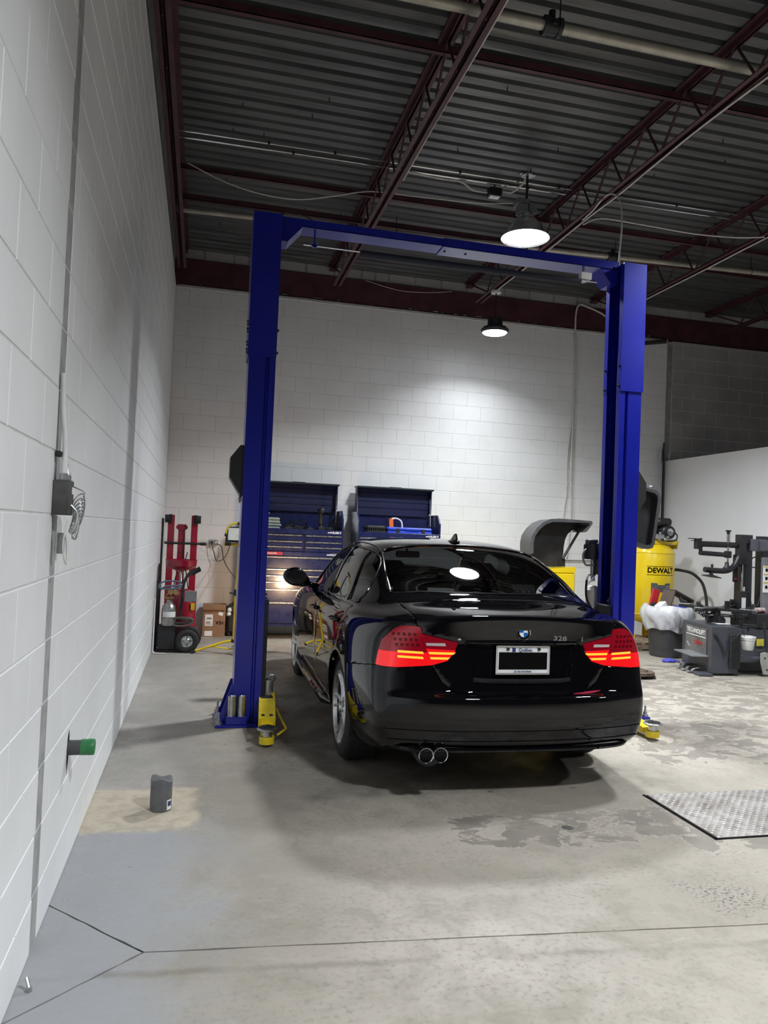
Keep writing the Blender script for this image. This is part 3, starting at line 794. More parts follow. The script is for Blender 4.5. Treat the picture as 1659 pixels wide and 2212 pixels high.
def surf_side(y, z, s):
    h = SHELL_BVH.ray_cast(Vector((s*2.0, y, z)), Vector((-s, 0, 0)))
    return h[0].x if h[0] is not None else s*0.9
def surf_top(x, y):
    h = SHELL_BVH.ray_cast(Vector((x, y, 3.0)), Vector((0, 0, -1)))
    return h[0].z if h[0] is not None else 1.0
def decal(poly, d=0.002, n=6):
    """a small plate that follows the tail of the car; poly in (x, z), four corners"""
    mb = MB(); (a, b, c, d4) = [Vector((p[0], 0, p[1])) for p in poly]
    for k in (0, 1):
        for i in range(n+1):
            for j in range(3):
                u, w = i/n, j/2
                p = (a*(1-u)+b*u)*(1-w)+(d4*(1-u)+c*u)*w
                p.y = surf(p.x, p.z)-(d if k == 0 else -0.004); mb.v.append(p)
    N = (n+1)*3
    for i in range(n):
        for j in range(2):
            q = [i*3+j, (i+1)*3+j, (i+1)*3+j+1, i*3+j+1]; mb.f.append(q); mb.f.append([N+t for t in q[::-1]])
    ring = [i*3 for i in range(n+1)]+[n*3+1, n*3+2]+[i*3+2 for i in range(n-1, -1, -1)]+[1]
    for i in range(len(ring)):
        p, q = ring[i], ring[(i+1) % len(ring)]; mb.f.append([p, q, N+q, N+p])
    return mb
for o, sg, inner in lamps:
    for z0, z1 in ((.770,.782),(.797,.809)):
        p = [(sg*.40, z0),(sg*.53, z0),(sg*.535, z1),(sg*.385, z1)] if inner else [(sg*.56, z0),(sg*.70, z0+.004),(sg*.70, z1+.004),(sg*.565, z1)]
        if inner and z0 < .78: p = [(sg*.43, z0),(sg*.522, z0),(sg*.526, z1),(sg*.415, z1)]
        m = decal(p); q = mesh_obj('light_bar', m, LAMP_BAR, o, 40); q['label'] = 'orange glowing light bar'
    if inner:
        m = decal([(sg*.44,.842),(sg*.545,.842),(sg*.55,.856),(sg*.445,.858)]); q = mesh_obj('reversing_lens', m, LAMP_CLR, o, 40); q['label'] = 'clear reversing light lens'
    else:
        for a in range(5):
            for b in range(3):
                x = .585+a*.028+b*.008; z = .835+b*.028
                if x < .72: mesh_obj('led_cell', decal([(sg*x, z),(sg*(x+.016), z),(sg*(x+.016), z+.016),(sg*x, z+.016)], 0.0018, 2), LED_RED, o, 40)
# number plate with frame
PY = 0.083
m = MB(); m.box(-.156, .156, PY-.004, PY+.004, .698, .850, .003); pl = part(CAR, 'number_plate', m, M_('plate_white', (0.74, 0.75, 0.76), None, 8, 0.35), 30)
m = MB()
for a in ((-.160,.160,.840,.855),(-.160,.160,.692,.702),(-.160,-.150,.692,.855),(.150,.160,.692,.855)): m.box(a[0], a[1], PY-.009, PY-.001, a[2], a[3], .003)
sub(pl, 'plate_frame', m, CHROME)
m = MB(); m.box(-.1425, .1425, PY-.0062, PY-.004, .722, .816); sub(pl, 'covered_number', m, INK, 0, 'black panel over the number')
m = MB(); m.text('Québec', .026, TR(.012, PY-.0048, .828) @ FACE_Y, .001, bold=.0006); m.text('Je me souviens', .017, TR(0, PY-.0048, .711) @ FACE_Y, .001, bold=.0003); sub(pl, 'plate_lettering', m, M_('plate_ink', (0.05, 0.08, 0.2), None, 9, 0.5), 0)
m = MB(); m.box(-.066, -.046, PY-.0052, PY-.004, .818, .840); sub(pl, 'plate_crest', m, M_('crest_blue', (0.01, 0.03, 0.16), None, 9, 0.5), 0)
m = MB()
for x in (-.092, .092): m.cyl((x, PY-.012, .834), (x, PY, .834), .0085, n=12)
sub(pl, 'plate_screw', m, BLACK_PL)
# ledges of the plate recess
m = MB(); m.tube([(-.325, surf(-.32,.868)+.004, .868), (-.16, surf(-.16,.866)-.004, .868), (0, surf(0,.866)-.006, .868), (.16, surf(.16,.866)-.004, .868), (.325, surf(.32,.868)+.004, .868)], .011, 10, 6); sub(trunk, 'boot_handle', m, PAINT)
m = MB(); m.tube([(-.285, .088, .664), (-.2, .078, .660), (0, .072, .659), (.2, .078, .660), (.285, .088, .664)], .013, 10, 6); sub(trunk, 'recess_ledge', m, M_('gloss_trim', (0.02,0.02,0.022), None, 9, 0.08, coat=1.0))
# roundel
ry = surf(0, .923)
Mr = TR(0, ry-.002, .923) @ R3('X', 80)
m = MB(); m.lathe([(.001, .0), (.041, .0), (.042, -.004), (.042, -.008), (.001, -.008)], 40, Mr); rd = sub(trunk, 'roundel', m, M_('roundel_black', (0.01,0.01,0.012), None, 9, 0.15))
m = MB(); m.lathe([(.0385, .001), (.0415, .0025), (.0425, -.003), (.0385, -.003)], 40, Mr, close=True); m.lathe([(.0245, .001), (.0262, .002), (.0268, -.002), (.0245, -.002)], 40, Mr, close=True)
o = mesh_obj('roundel_ring', m, CHROME, trunk)
def quad(a0, a1):
    m = MB(); m.v = [Mr @ Vector((0, 0, .0012))]+[Mr @ Vector((.0245*math.cos(a0+(a1-a0)*i/8), .0245*math.sin(a0+(a1-a0)*i/8), .0012)) for i in range(9)]; m.f = [[0, i, i+1] for i in range(1, 9)]; return m
RB = M_('roundel_blue', (0.01, 0.10, 0.42), None, 9, 0.25)
for i in range(4): mesh_obj('roundel_field', quad(i*PI/2, (i+1)*PI/2), RB if i % 2 else INK_W, trunk, 0)
m = MB()
for ch, a in (('B', 35), ('M', 0), ('W', -35)):
    m.text(ch, .016, Mr @ R3('Z', a) @ TR(0, .0325, .0015), .0006, bold=.0004)
mesh_obj('roundel_letters', m, INK_W, trunk, 0)
# model badge
m = MB(); m.text('328', .036, TR(.222, surf(.222, .892)-.004, .892) @ FACE_Y @ R3('Z', -1.5), .004, bold=.0008, sx=1.55); m.text('i', .036, TR(.362, surf(.362, .89)-.005, .889) @ FACE_Y, .004, bold=.0008, sx=1.4)
sub(trunk, 'model_badge', m, CHROME, 0)
m = MB(); m.ball((-.365, surf(-.365,.868)-.001, .880), .008, 10, (1.6,.6,.7)); sub(trunk, 'camera_dot', m, CHROME)
# bumper details: lower lip, groove lines, stains
m = MB(); pts = [(-.70,.17,.29),(-.62,.105,.288),(-.4,.058,.288),(0,.042,.288),(.4,.058,.288),(.62,.105,.288),(.70,.17,.29)]
m.tube([(x, y+.012, z) for x, y, z in pts], .014, 8, 6); sub(bump_o, 'bumper_lip', m, PAINT)
def bline(z, xa, r, mat, nm):
    m = MB(); P = []
    for i in range(41):
        x = -xa+2*xa*i/40; P.append((x, surf(x, z)-0.0002, z))
    m.tube(P, r, 6); return sub(bump_o, nm, m, mat)
SEAM = M_('seam_black', (0.004, 0.004, 0.004), None, 9, 0.8)
bline(.462, .78, .0022, SEAM, 'bumper_seam'); bline(.395, .76, .006, PAINT, 'bumper_moulding'); bline(.338, .74, .007, PAINT, 'bumper_moulding')
m = MB(); P = [(.30+.022*i, surf(.30+.022*i, .592)-.003, .590+.0009*i*i*.25) for i in range(9)]; m.tube(P, [.001,.004,.005,.006,.007,.007,.006,.004,.001], 6); sub(bump_o, 'scrape_mark', m, M_('red_scrape', (0.5, 0.01, 0.06), None, 9, 0.4), label='pink scrape on the bumper edge')
# exhaust tips
for x in (-.548, -.468):
    m = MB(); prof = [(.036, .16), (.040, .02), (.042, .004), (.041, 0.0), (.037, .002), (.035, .02), (.034, .15)]
    m.lathe(prof, 28, TR(x, .04, .272) @ R3('X', -90)); part(CAR, 'exhaust_tip', m, CHROME, label='chrome exhaust tip')
m = MB(); m.cyl((-.508, .12, .275), (-.508, .75, .29), .085, n=20); m.box(-.75, .15, .42, .85, .20, .36, .05); part(CAR, 'silencer', m, STEEL_DK)
# wheels
def wheel(y, s):
    x0 = s*.868
    Mw = TR(x0, y, WZ) @ R3('Y', 90*s)
    m = MB(); prof = [(.222,-.008),(.235,0.0),(.268,.004),(.296,-.006),(.308,-.018),(.3155,-.034),(.317,-.06),(.317,-.17),(.308,-.205),(.28,-.222),(.222,-.215)]
    m.lathe(prof, 56, Mw)
    ty = part(CAR, 'tyre', m, RUBBER, 50)
    m = MB()
    for i in range(64):
        a = 2*PI*i/64
        m.box(-.004, .004, .312, .3185, -.20, -.15, 0, Mw @ R3('Z', math.degrees(a))); m.box(-.004, .004, .312, .3185, -.085, -.035, 0, Mw @ R3('Z', math.degrees(a)+2.8)); m.box(-.004, .004, .312, .3183, -.14, -.095, 0, Mw @ R3('Z', math.degrees(a)+1.4))
    g = mesh_obj('tread', m, RUBBER, ty, 0)
    m = MB(); m.lathe([(.236,-.002),(.230,.005),(.222,.003),(.214,-.012),(.211,-.022)], 56, Mw)
    rim = mesh_obj('rim', m, ALU, ty, 45)
    m = MB(); m.lathe([(.211,-.022),(.206,-.06),(.200,-.20),(.02,-.20)], 56, Mw); mesh_obj('rim_barrel', m, STEEL_DK, ty, 45)
    m = MB(); m.lathe([(.001,.004),(.03,.004),(.034,0),(.036,-.012),(.062,-.018),(.07,-.03),(.07,-.06)], 32, Mw); mesh_obj('hub', m, ALU, ty, 45)
    me = None
    for i in range(10):
        pr = i//2; sgn = 1 if i % 2 else -1
        a = pr*72+sgn*11
        m = MB(); n = 7; vs = []; fs = []
        for k in range(n+1):
            t = k/n; r = .035+t*.182; w = .013+.003*t+(.008*(1-t)**2); ang = sgn*(.045*math.sin(t*PI*.5)-.02)
            zc = -.014-.016*math.sin(t*PI*.9)+.014*t
            cx = math.sin(ang)*r; cy = math.cos(ang)*r
            for dx, dz in ((-w*.85, -.024), (-w*.62, 0), (-w*.2, .005), (w*.2, .005), (w*.62, 0), (w*.85, -.024)): vs.append((cx+dx, cy, zc+dz))
        for k in range(n):
            for q in range(5): fs.append((k*6+q, k*6+q+1, (k+1)*6+q+1, (k+1)*6+q))
        m.add(vs, fs, Mw @ R3('Z', a)); mesh_obj('spoke', m, ALU, ty, 50)
    m = MB()
    for i in range(5):
        a = math.radians(i*72+36); m.cyl((math.cos(a)*.05, math.sin(a)*.05, -.03), (math.cos(a)*.05, math.sin(a)*.05, -.012), .008, n=8, M=Mw)
    mesh_obj('wheel_bolt', m, STEEL_DK, ty)
    m = MB(); m.cyl((0, 0, -.10), (0, 0, -.085), .15, n=32, M=Mw); mesh_obj('brake_disc', m, STEEL_DK, ty)
for y in (AXLE_R, AXLE_F):
    for s in (-1, 1): wheel(y, s)
# wheel house liners
for y in (AXLE_R, AXLE_F):
    for s in (-1, 1):
        m = MB(); m.lathe([(.352, 0), (.352, -.30), (.05, -.30)], 40, TR(s*.86, y, WZ) @ R3('Y', 90*s), a0=(PI if s > 0 else 0)-1.85, a1=(PI if s > 0 else 0)+1.85); part(CAR, 'wheel_house', m, CABIN)
# mirrors
for s in (-1, 1):
    m = MB(); c0 = Vector((s*.985, 2.76, 1.035))
    m.ball((0,0,0), 1, 24, (.118, .075, .082), TR(*c0) @ R3('Y', -s*6))
    for i, v in enumerate(m.v):
        if v.y < c0.y-.028: m.v[i].y = c0.y-.028
        d = (v.x-c0.x)*s
        if d < -.02: m.v[i].z += (d+.02)*.35
    mr = part(CAR, 'door_mirror', m, PAINT, 50)
    m = MB(); m.tube([(s*.80, 2.80, .955), (s*.86, 2.79, .968), (s*.91, 2.775, 1.0)], [.03,.028,.026], 10, 3); sub(mr, 'mirror_foot', m, PAINT)
    m = MB(); m.ball((0,0,0), 1, 20, (.098, .003, .066), TR(c0.x+s*.006, c0.y-.0285, c0.z-.003)); sub(mr, 'mirror_glass', m, M_('mirror', (0.02,0.02,0.022), None, 9, 0.12))
# door handles
for s in (-1, 1):
    for y, z in ((2.13, .842), (1.17, .862)):
        x = surf_side(y, z, s)
        m = MB(); m.tube([(x-s*.004, y-.115, z+.004), (x+s*.022, y-.085, z+.005), (x+s*.030, y, z), (x+s*.022, y+.085, z-.004), (x-s*.004, y+.115, z-.004)], [.012,.016,.017,.016,.012], 10, 4); part(CAR, 'door_handle', m, PAINT)
        m = MB(); m.ball((x-s*.006, y, z), .05, 16, (.16, 1.3, .62)); part(CAR, 'handle_cup', m, SEAM)
    # window and roof mouldings, sill
    m = MB(); P = [(surf_side(y, z, s)+s*.001, y, z) for y, z in W_REAR]; m.tube(P, .006, 6, 4, closed=True); part(CAR, 'window_moulding', m, M_('shadowline', (0.01,0.01,0.011), None, 9, 0.2) if s < 0 else bpy.data.materials['shadowline'])
    m = MB(); P = [(surf_side(y, z, s)+s*.001, y, z) for y, z in W_FRONT]; m.tube(P, .006, 6, 4, closed=True); part(CAR, 'window_moulding', m, bpy.data.materials['shadowline'])
    m = MB(); P = [(surf_side(y, z, s)+s*.0005, y, z) for y, z in ((1.165,.990),(1.20,1.05),(1.265,1.15),(1.36,1.26),(1.40,1.312))]; m.tube(P, .007, 6, 4); part(CAR, 'quarter_pillar', m, bpy.data.materials['shadowline'])
    m = MB(); P = []
    for i in range(21):
        y = 1.22+1.55*i/20; x = s*(.556+.012*math.sin(i/20*PI)); P.append((x, y, surf_top(x, y)+.0005))
    m.tube(P, .0045, 6); part(CAR, 'roof_moulding', m, SEAM)
    m = MB(); P = [(s*x, y, surf_top(s*x, y)+.001) for x, y in ((.622,.705),(.612,.80),(.603,.95),(.58,1.12),(.558,1.285))]; m.tube(P, .0055, 6, 5); part(CAR, 'rear_window_moulding', m, CHROME if False else bpy.data.materials['shadowline'])
    m = MB(); P = [(s*.845, 1.37, .245), (s*.880, 1.56, .236), (s*.886, 2.5, .234), (s*.880, 3.2, .238), (s*.845, 3.34, .245)]; m.tube(P, [.006,.030,.034,.030,.006], 10, 1); part(CAR, 'sill', m, PAINT)
# edges of the back window
m = MB(); P = [(x, y, surf_top(x, y)+.001) for x, y in BACKL]; m.tube(P, .006, 6, 3, closed=True); part(CAR, 'rear_window_seal', m, bpy.data.materials['shadowline'])
# shark fin aerial
fy = 1.50; fz = surf_top(.03, fy)
m = MB(); poly = [(1.405, .0), (1.43, .045), (1.445, .062), (1.47, .058), (1.53, .028), (1.585, .004), (1.59, -.004), (1.405, -.004)]
n = len(poly)
vs = []
for wv, sc in ((-.004, 1), (.004, 1)): vs += [(.03+wv, y, fz+z) for y, z in poly]
base = [(.03-.036*math.sin(PI*min(1, max(0, (y-1.38)/.22)))-.004, y, fz-.004) for y, z in poly]
m.prism([(y, fz+z) for y, z in poly], .03-.006, .03+.006, 'x')
m.ball((.03, 1.49, fz), 1, 20, (.034, .105, .02)); part(CAR, 'aerial_fin', m, PAINT, 50)
# cabin: seats, headrests, wheel, shelf, dash
def seat(x, y, z, w):
    m = MB(); m.box(-w/2, w/2, -.05, .48, .0, .16, .05, TR(x, y, z)); m.box(-w/2, w/2, -.07, .07, .08, .66, .05, TR(x, y, z) @ R3('X', 14)); o = part(CAR, 'front_seat', m, CABIN)
    m = MB(); m.box(-.13, .13, -.05, .05, .0, .18, .045, TR(x, y-.185, z+.70)); m.cyl((x-.05, y-.16, z+.62), (x-.05, y-.18, z+.74), .007, n=8); m.cyl((x+.05, y-.16, z+.62), (x+.05, y-.18, z+.74), .007, n=8); sub(o, 'headrest', m, CABIN)
seat(-.37, 2.02, .36, .5); seat(.37, 2.02, .36, .5)
m = MB(); m.box(-.64, .64, 1.25, 1.72, .38, .52, .05); m.box(-.62, .62, -.07, .08, 0, .56, .05, TR(0, 1.28, .46) @ R3('X', 20)); rs = part(CAR, 'rear_seat', m, CABIN)
for x in (-.4, .4):
    m = MB(); m.box(-.12, .12, -.045, .045, 0, .13, .04, TR(x, 1.09, 1.0) @ R3('X', 15)); sub(rs, 'headrest', m, CABIN)
m = MB(); m.box(-.60, .60, .66, 1.10, .965, .995, .01); part(CAR, 'parcel_shelf', m, CABIN)
m = MB(); m.box(-.70, .70, 2.95, 3.35, .70, .93, .06); part(CAR, 'dashboard', m, CABIN)
m = MB(); m.tube([(-.37+.185*math.cos(a*PI/12), 2.78+.07*math.sin(a*PI/12), .86+.17*math.sin(a*PI/12)) for a in range(24)], .016, 8, closed=True); m.box(-.55, -.19, 2.775, 2.795, .845, .875, .008); part(CAR, 'steering_wheel', m, CABIN)
m = MB(); m.box(-.11, .11, 2.70, 2.73, 1.235, 1.295, .012); m.cyl((0, 2.73, 1.29), (0, 2.80, 1.345), .01, n=8); part(CAR, 'inside_mirror', m, CABIN)
SH.free()
# ================================================================ two-column lift
LIFT = thing('car_lift', 'tall blue two-column car lift with overhead crossbeam and yellow swing arms', 'car lift', (2.40, 5.74, 0))
def L(name, mb, m, ang=35, label=None): return part(LIFT, name, mb, m, ang, label, world=True)
def LS(p, name, mb, m, ang=35, label=None): return sub(p, name, mb, m, ang, label, LIFT)
def sheet(pl, th):
    """plan outline of bent sheet steel of the given thickness"""
    n = len(pl); P = [Vector((a, b)) for a, b in pl]; off = []
    for i in range(n):
        t0 = (P[i]-P[i-1]).normalized() if i > 0 else None; t1 = (P[i+1]-P[i]).normalized() if i < n-1 else None
        n0 = Vector((-t0.y, t0.x)) if t0 else None; n1 = Vector((-t1.y, t1.x)) if t1 else None
        if n0 is None: d = n1
        elif n1 is None: d = n0
        else: d = (n0+n1)/(1+max(-0.5, n0.dot(n1)))
        off.append(P[i]+d*th)
    return [tuple(p) for p in P]+[tuple(p) for p in off[::-1]]
for s, wx in ((1, 0.776), (-1, 4.024)):
    # s = direction in which the open side of the column looks
    X = lambda d: wx+s*d
    pl = [(X(.185), 5.66), (X(.185), 5.613), (X(.150), 5.613), (X(.142), 5.634), (X(.122), 5.634), (X(.112), 5.613), (X(0), 5.613), (X(0), 5.865), (X(.112), 5.865), (X(.122), 5.845), (X(.142), 5.845), (X(.150), 5.865), (X(.185), 5.865), (X(.185), 5.82)]
    if s > 0: pl = pl
    else: pl = pl[::-1]
    m = MB(); m.prism(sheet(pl, 0.007 if s > 0 else 0.007), 0.02, 2.735, 'z'); col = L('column', m, PAINT_BLUE, 30)
    pl = [(X(.187), 5.655), (X(.187), 5.603), (X(-.012), 5.603), (X(-.012), 5.875), (X(.187), 5.875), (X(.187), 5.825)]
    if s < 0: pl = pl[::-1]
    m = MB(); m.prism(sheet(pl, 0.006), 2.715, 3.80, 'z'); ext = L('column_extension', m, PAINT_BLUE, 30)
    m = MB(); m.box(X(-.012), X(.187), 5.603, 5.875, 3.795, 3.80); LS(ext, 'top_cap', m, PAINT_BLUE, 0)
    # bolts joining the two
    m = MB()
    for z in (2.745, 2.80, 2.90, 2.955):
        for y in (5.63, 5.66): m.cyl((X(-.03), y, z+(.03 if y > 5.65 else 0)), (X(-.012), y, z+(.03 if y > 5.65 else 0)), .009, n=8)
    for z in (2.76, 2.93): m.cyl((X(.192), 5.63, z), (X(.207), 5.63, z), .011, n=8)
    for z in (2.76, 2.93): m.cyl((X(.192), 5.85, z), (X(.207), 5.85, z), .011, n=8)
    LS(ext, 'bolt', m, STEEL_DK)['kind'] = 'stuff'
    # floor plate, gussets, anchors
    m = MB(); m.box(X(-.13), X(.22), 5.52, 5.98, 0, .02, .003); bp_ = L('base_plate', m, PAINT_BLUE, 20)
    for y in (5.618, 5.855):
        m = MB(); m.prism([(X(-.11), .02), (X(0), .02), (X(0), .29), (X(-.02), .29)], y, y+.01, 'y'); LS(bp_, 'gusset', m, PAINT_BLUE, 0)
    m = MB()
    for y in (5.56, 5.74, 5.94):
        m.cyl((X(-.105), y, .02), (X(-.105), y, .034), .026, n=16); m.cyl((X(-.105), y, .034), (X(-.105), y, .056), .017, n=6); m.cyl((X(-.105), y, .05), (X(-.105), y, .105), .0085, n=10)
    LS(bp_, 'anchor_bolt', m, GALV)
    # tray with two spare pad adapters
    m = MB(); m.box(X(-.055), X(.095), 5.535, 5.612, .02, .075, .003); tr = L('adapter_tray', m, PAINT_BLUE, 20)
    for d in (-.015, .055):
        m = MB(); m.lathe([(.022, .0), (.029, .0), (.029, .155), (.0295, .16), (.026, .16), (.022, .155), (.022, 0)], 24, TR(X(d), 5.572, .06)); o = L('pad_adapter', m, ALU, 40, 'silver tube adapter')
    # carriage and lock ladder inside the column
    m = MB(); m.box(X(.10), X(.225), 5.64, 5.84, .10, .92, .006); m.box(X(.19), X(.285), 5.58, 5.90, .09, .21, .01); car_ = L('carriage', m, STEEL_DK, 25)
    m = MB(); m.box(X(.178), X(.200), 5.668, 5.682, .15, .98)
    for i in range(26): m.box(X(.200), X(.212), 5.668, 5.682, .17+i*.031, .185+i*.031)
    LS(car_, 'lock_ladder', m, BLACK_PL, 0)
    m = MB(); m.tube([(X(.12), 5.76, .9), (X(.118), 5.76, 2.2), (X(.122), 5.758, 3.68)], .007, 8, 6); L('lift_cable', m, GALV)
    m = MB(); m.tube([(X(.165), 5.70, .55), (X(.160), 5.70, 1.8), (X(.165), 5.69, 3.0), (X(.13), 5.70, 3.7)], .008, 8, 6); L('hydraulic_hose', m, GREY_PL)
    # black control box on the outer side
    zs = [2.055, 1.96, 1.815, 1.68]
    m = MB(); m.prism([(X(0), zs[0]), (X(-.035), zs[0]), (X(-.105), zs[1]), (X(-.105), zs[2]), (X(-.02), zs[3]), (X(0), zs[3])], 5.645, 5.85, 'y'); bx = L('pulley_cover', m, BLACK_PL, 20, 'black angular cover')
    m = MB(); m.tube([(X(-.02), 5.66, 1.69), (X(-.028), 5.65, 1.65), (X(-.022), 5.652, 1.625)], .004, 6, 3); m.tube([(X(-.02), 5.66, 1.69), (X(-.014), 5.65, 1.66), (X(-.018), 5.645, 1.635)], .004, 6, 3); LS(bx, 'loose_wire', m, WIRE_K)
    # swing arms
    def arm(px, py, nm, lab):
        a = Vector((X(.245), 5.74+(.06 if py > 5.74 else -.06), .14)); b = Vector((px, py, .075)); d = (b-a); Ln = d.length
        ax = d.normalized(); sd = Vector((ax.y, -ax.x, 0)).normalized(); up = sd.cross(ax).normalized()
        if up.z < 0: up = -up
        Mx = Matrix(((ax.x, sd.x, up.x, a.x), (ax.y, sd.y, up.y, a.y), (ax.z, sd.z, up.z, a.z), (0, 0, 0, 1)))
        m = MB(); h0, h1 = .085, .055
        pr = [(-.04, -.055), (Ln*.68, -.05), (Ln*.70, .045), (Ln*.25, h0-.02), (-.04, h0-.01)]
        m.prism([(u, w) for u, w in pr], -.058, .058, 'y', Mx); o = L(nm, m, PAINT_YEL, 20, lab)
        m = MB(); m.prism([(Ln*.45, -.045), (Ln*.92, -.045), (Ln*.92, -.005), (Ln*.45, .03)], -.042, .042, 'y', Mx); LS(o, 'arm_extension', m, PAINT_YEL, 20)
        m = MB()
        for w in (-.028, .028): m.cyl((Ln*.63, w, .045), (Ln*.63, w, .056), .012, n=12, M=Mx)
        LS(o, 'bolt', m, STEEL_DK)['kind'] = 'stuff'
        m = MB(); m.lathe([(.040, 0), (.050, 0), (.050, .045), (.040, .045)], 28, TR(px, py, .022), close=True); LS(o, 'pad_holder', m, PAINT_YEL, 40)
        m = MB(); m.lathe([(.001, 0), (.034, 0), (.034, .085), (.001, .085)], 28, TR(px, py, .025)); LS(o, 'pad_screw', m, ALU, 40)
        m = MB(); m.lathe([(.001, 0), (.060, 0), (.067, .006), (.067, .014), (.060, .018), (.001, .018)], 32, TR(px, py, .108)); LS(o, 'lift_pad', m, ALU, 40)
        m = MB(); m.lathe([(.001, 0), (.056, 0), (.054, .006), (.001, .006)], 32, TR(px, py, .124))
        for k in range(14): m.box(-.012, .012, -.004, .004, .004, .010, 0, TR(px+.04*math.cos(k*2.4)*(.3+k/16), py+.04*math.sin(k*2.4)*(.3+k/16), .124) @ R3('Z', k*47))
        LS(o, 'pad_rubber', m, RUBBER, 40)
        m = MB(); q = sd*(.07*s*(-1)); m.tube([a+ax*Ln*.30+q+Vector((0,0,.02)), a+ax*Ln*.45+q*1.25+Vector((0,0,.01)), a+ax*Ln*.78+q*1.9-Vector((0,0,.01)), a+ax*Ln*.84+q*1.4-Vector((0,0,.02)), a+ax*Ln*.86+q*1.0-Vector((0,0,.035))], .008, 8); LS(o, 'arm_handle', m, PAINT_YEL)
        return o
    arm(.972 if s > 0 else 3.80, 5.045 if s > 0 else 4.955, 'front_arm', 'yellow swing arm reaching towards the floor pipe side')
    arm(1.03 if s > 0 else 3.77, 6.50, 'rear_arm', None)
    m = MB()
    m.lathe([(.030, 0), (.040, 0), (.040, .10), (.030, .10)], 20, TR(X(.25), 5.70, .21), close=True); m.tube([(X(.25), 5.70, .30), (X(.262), 5.69, .345), (X(.30), 5.70, .33), (X(.285), 5.74, .29), (X(.24), 5.74, .32)], .009, 8, 4); LS(car_, 'arm_pin', m, GALV)
# crossbeam in two overlapping halves, corner brackets
for x0, x1, dz in ((.96, 2.42, 0.0), (2.27, 3.84, .008)):
    m = MB(); m.box(x0, x1, 5.708-dz, 5.714-dz, 3.772-dz, 3.832+dz*.4, .001); m.box(x0, x1, 5.708-dz, 5.892+dz, 3.772-dz, 3.778-dz, .001); m.box(x0, x1, 5.886+dz, 5.892+dz, 3.772-dz, 3.832+dz*.4, .001); cb = L('crossbeam', m, PAINT_BLUE, 20)
    if dz:
        m = MB()
        for x in (2.30, 2.36, 2.44, 2.52): m.cyl((x, 5.692, 3.812), (x, 5.701, 3.812), .007, n=6)
        for x in (2.31, 2.49): m.box(x-.008, x+.008, 5.79, 5.81, 3.758, 3.768)
        LS(cb, 'bolt', m, STEEL_DK)['kind'] = 'stuff'
for s, wx in ((1, .963), (-1, 3.837)):
    P = [(wx, 3.80), (wx, 3.645), (wx+s*.065, 3.645), (wx+s*.175, 3.772), (wx+s*.175, 3.80)]
    m = MB(); m.prism(P, 5.706, 5.712, 'y'); m.prism(P, 5.888, 5.894, 'y')
    m.add([(wx, 5.706, 3.645), (wx+s*.065, 5.706, 3.645), (wx+s*.175, 5.706, 3.772), (wx, 5.894, 3.645), (wx+s*.065, 5.894, 3.645), (wx+s*.175, 5.894, 3.772)], [(0,1,4,3), (1,2,5,4)])
    m.cyl((wx+s*.045, 5.700, 3.775), (wx+s*.045, 5.706, 3.775), .012, n=16); L('corner_bracket', m, PAINT_BLUE, 20)
# overhead limit bar
m = MB(); m.tube([(1.15, 5.745, 3.648), (3.66, 5.745, 3.652)], .0075, 10); sb = L('limit_bar', m, CHROME)
m = MB(); m.tube([(1.60, 5.745, 3.636), (3.50, 5.745, 3.640)], .026, 14); LS(sb, 'bar_padding', m, M_('navy_foam', (0.015, 0.019, 0.035), None, 12, 0.7), 40, 'dark navy foam sleeve')
for x in (1.235, 3.53):
    m = MB(); m.box(x-.006, x+.006, 5.735, 5.755, 3.64, 3.775); m.box(x-.02, x+.02, 5.73, 5.76, 3.635, 3.662, .002); LS(sb, 'bar_hanger', m, PAINT_BLUE if x < 2 else GALV, 20)
    m = MB()
    for dx in (-.018, .018):
        for dz in (-.014, .014): m.ball((x+dx, 5.727, 3.648+dz), .0055, 8)
    LS(sb, 'hanger_screw', m, GALV)
m = MB(); m.box(3.50, 3.60, 5.72, 5.77, 3.66, 3.72, .004); LS(sb, 'limit_switch', m, WHITE_PL, 30)
# cable loop on the top of the left column
m = MB(); m.tube([(.95, 5.72, 3.80), (1.0, 5.72, 3.87), (1.07, 5.72, 3.885), (1.15, 5.72, 3.86), (1.22, 5.72, 3.832)], .004, 6, 6); L('top_hose', m, WIRE_K)
# power unit behind the right column
m = MB(); m.cyl((3.835, 6.0, 1.29), (3.835, 6.0, 1.425), .062, n=28); m.box(3.79, 3.88, 5.96, 6.04, 1.42, 1.465, .008); pu = L('power_unit', m, BLACK_PL, 40, 'black electric pump motor')
m = MB()
for i in range(16):
    a = i*PI/8; m.box(-.004, .004, .060, .068, 1.30, 1.415, 0, TR(3.835, 6.0, 0) @ R3('Z', math.degrees(a)))
LS(pu, 'cooling_fin', m, BLACK_PL, 0)
m = MB(); m.box(3.855, 3.93, 5.865, 6.0, 1.16, 1.44, .01); LS(pu, 'mounting_plate', m, BLACK_PL, 20)
m = MB(); m.cyl((3.865, 6.0, .72), (3.865, 6.0, 1.02), .065, n=28); m.lathe([(.065, 0), (.05, .03), (.02, .04), (.001, .04)], 24, TR(3.865, 6.0, 1.02)); LS(pu, 'oil_reservoir', m, M_('reservoir', (0.55, 0.53, 0.51), None, 12, 0.45), 40, 'pale grey oil reservoir')
m = MB(); m.tube([(3.85, 6.0, 1.29), (3.85, 6.0, 1.18), (3.86, 6.0, 1.10)], .018, 10, 3); m.tube([(3.87, 5.98, 1.155), (3.80, 5.97, 1.15), (3.782, 5.97, 1.11)], .009, 8, 4); m.tube([(3.80, 5.97, 1.08), (3.83, 5.97, 1.11), (3.86, 5.97, 1.15)], .006, 8); LS(pu, 'valve', m, GALV)
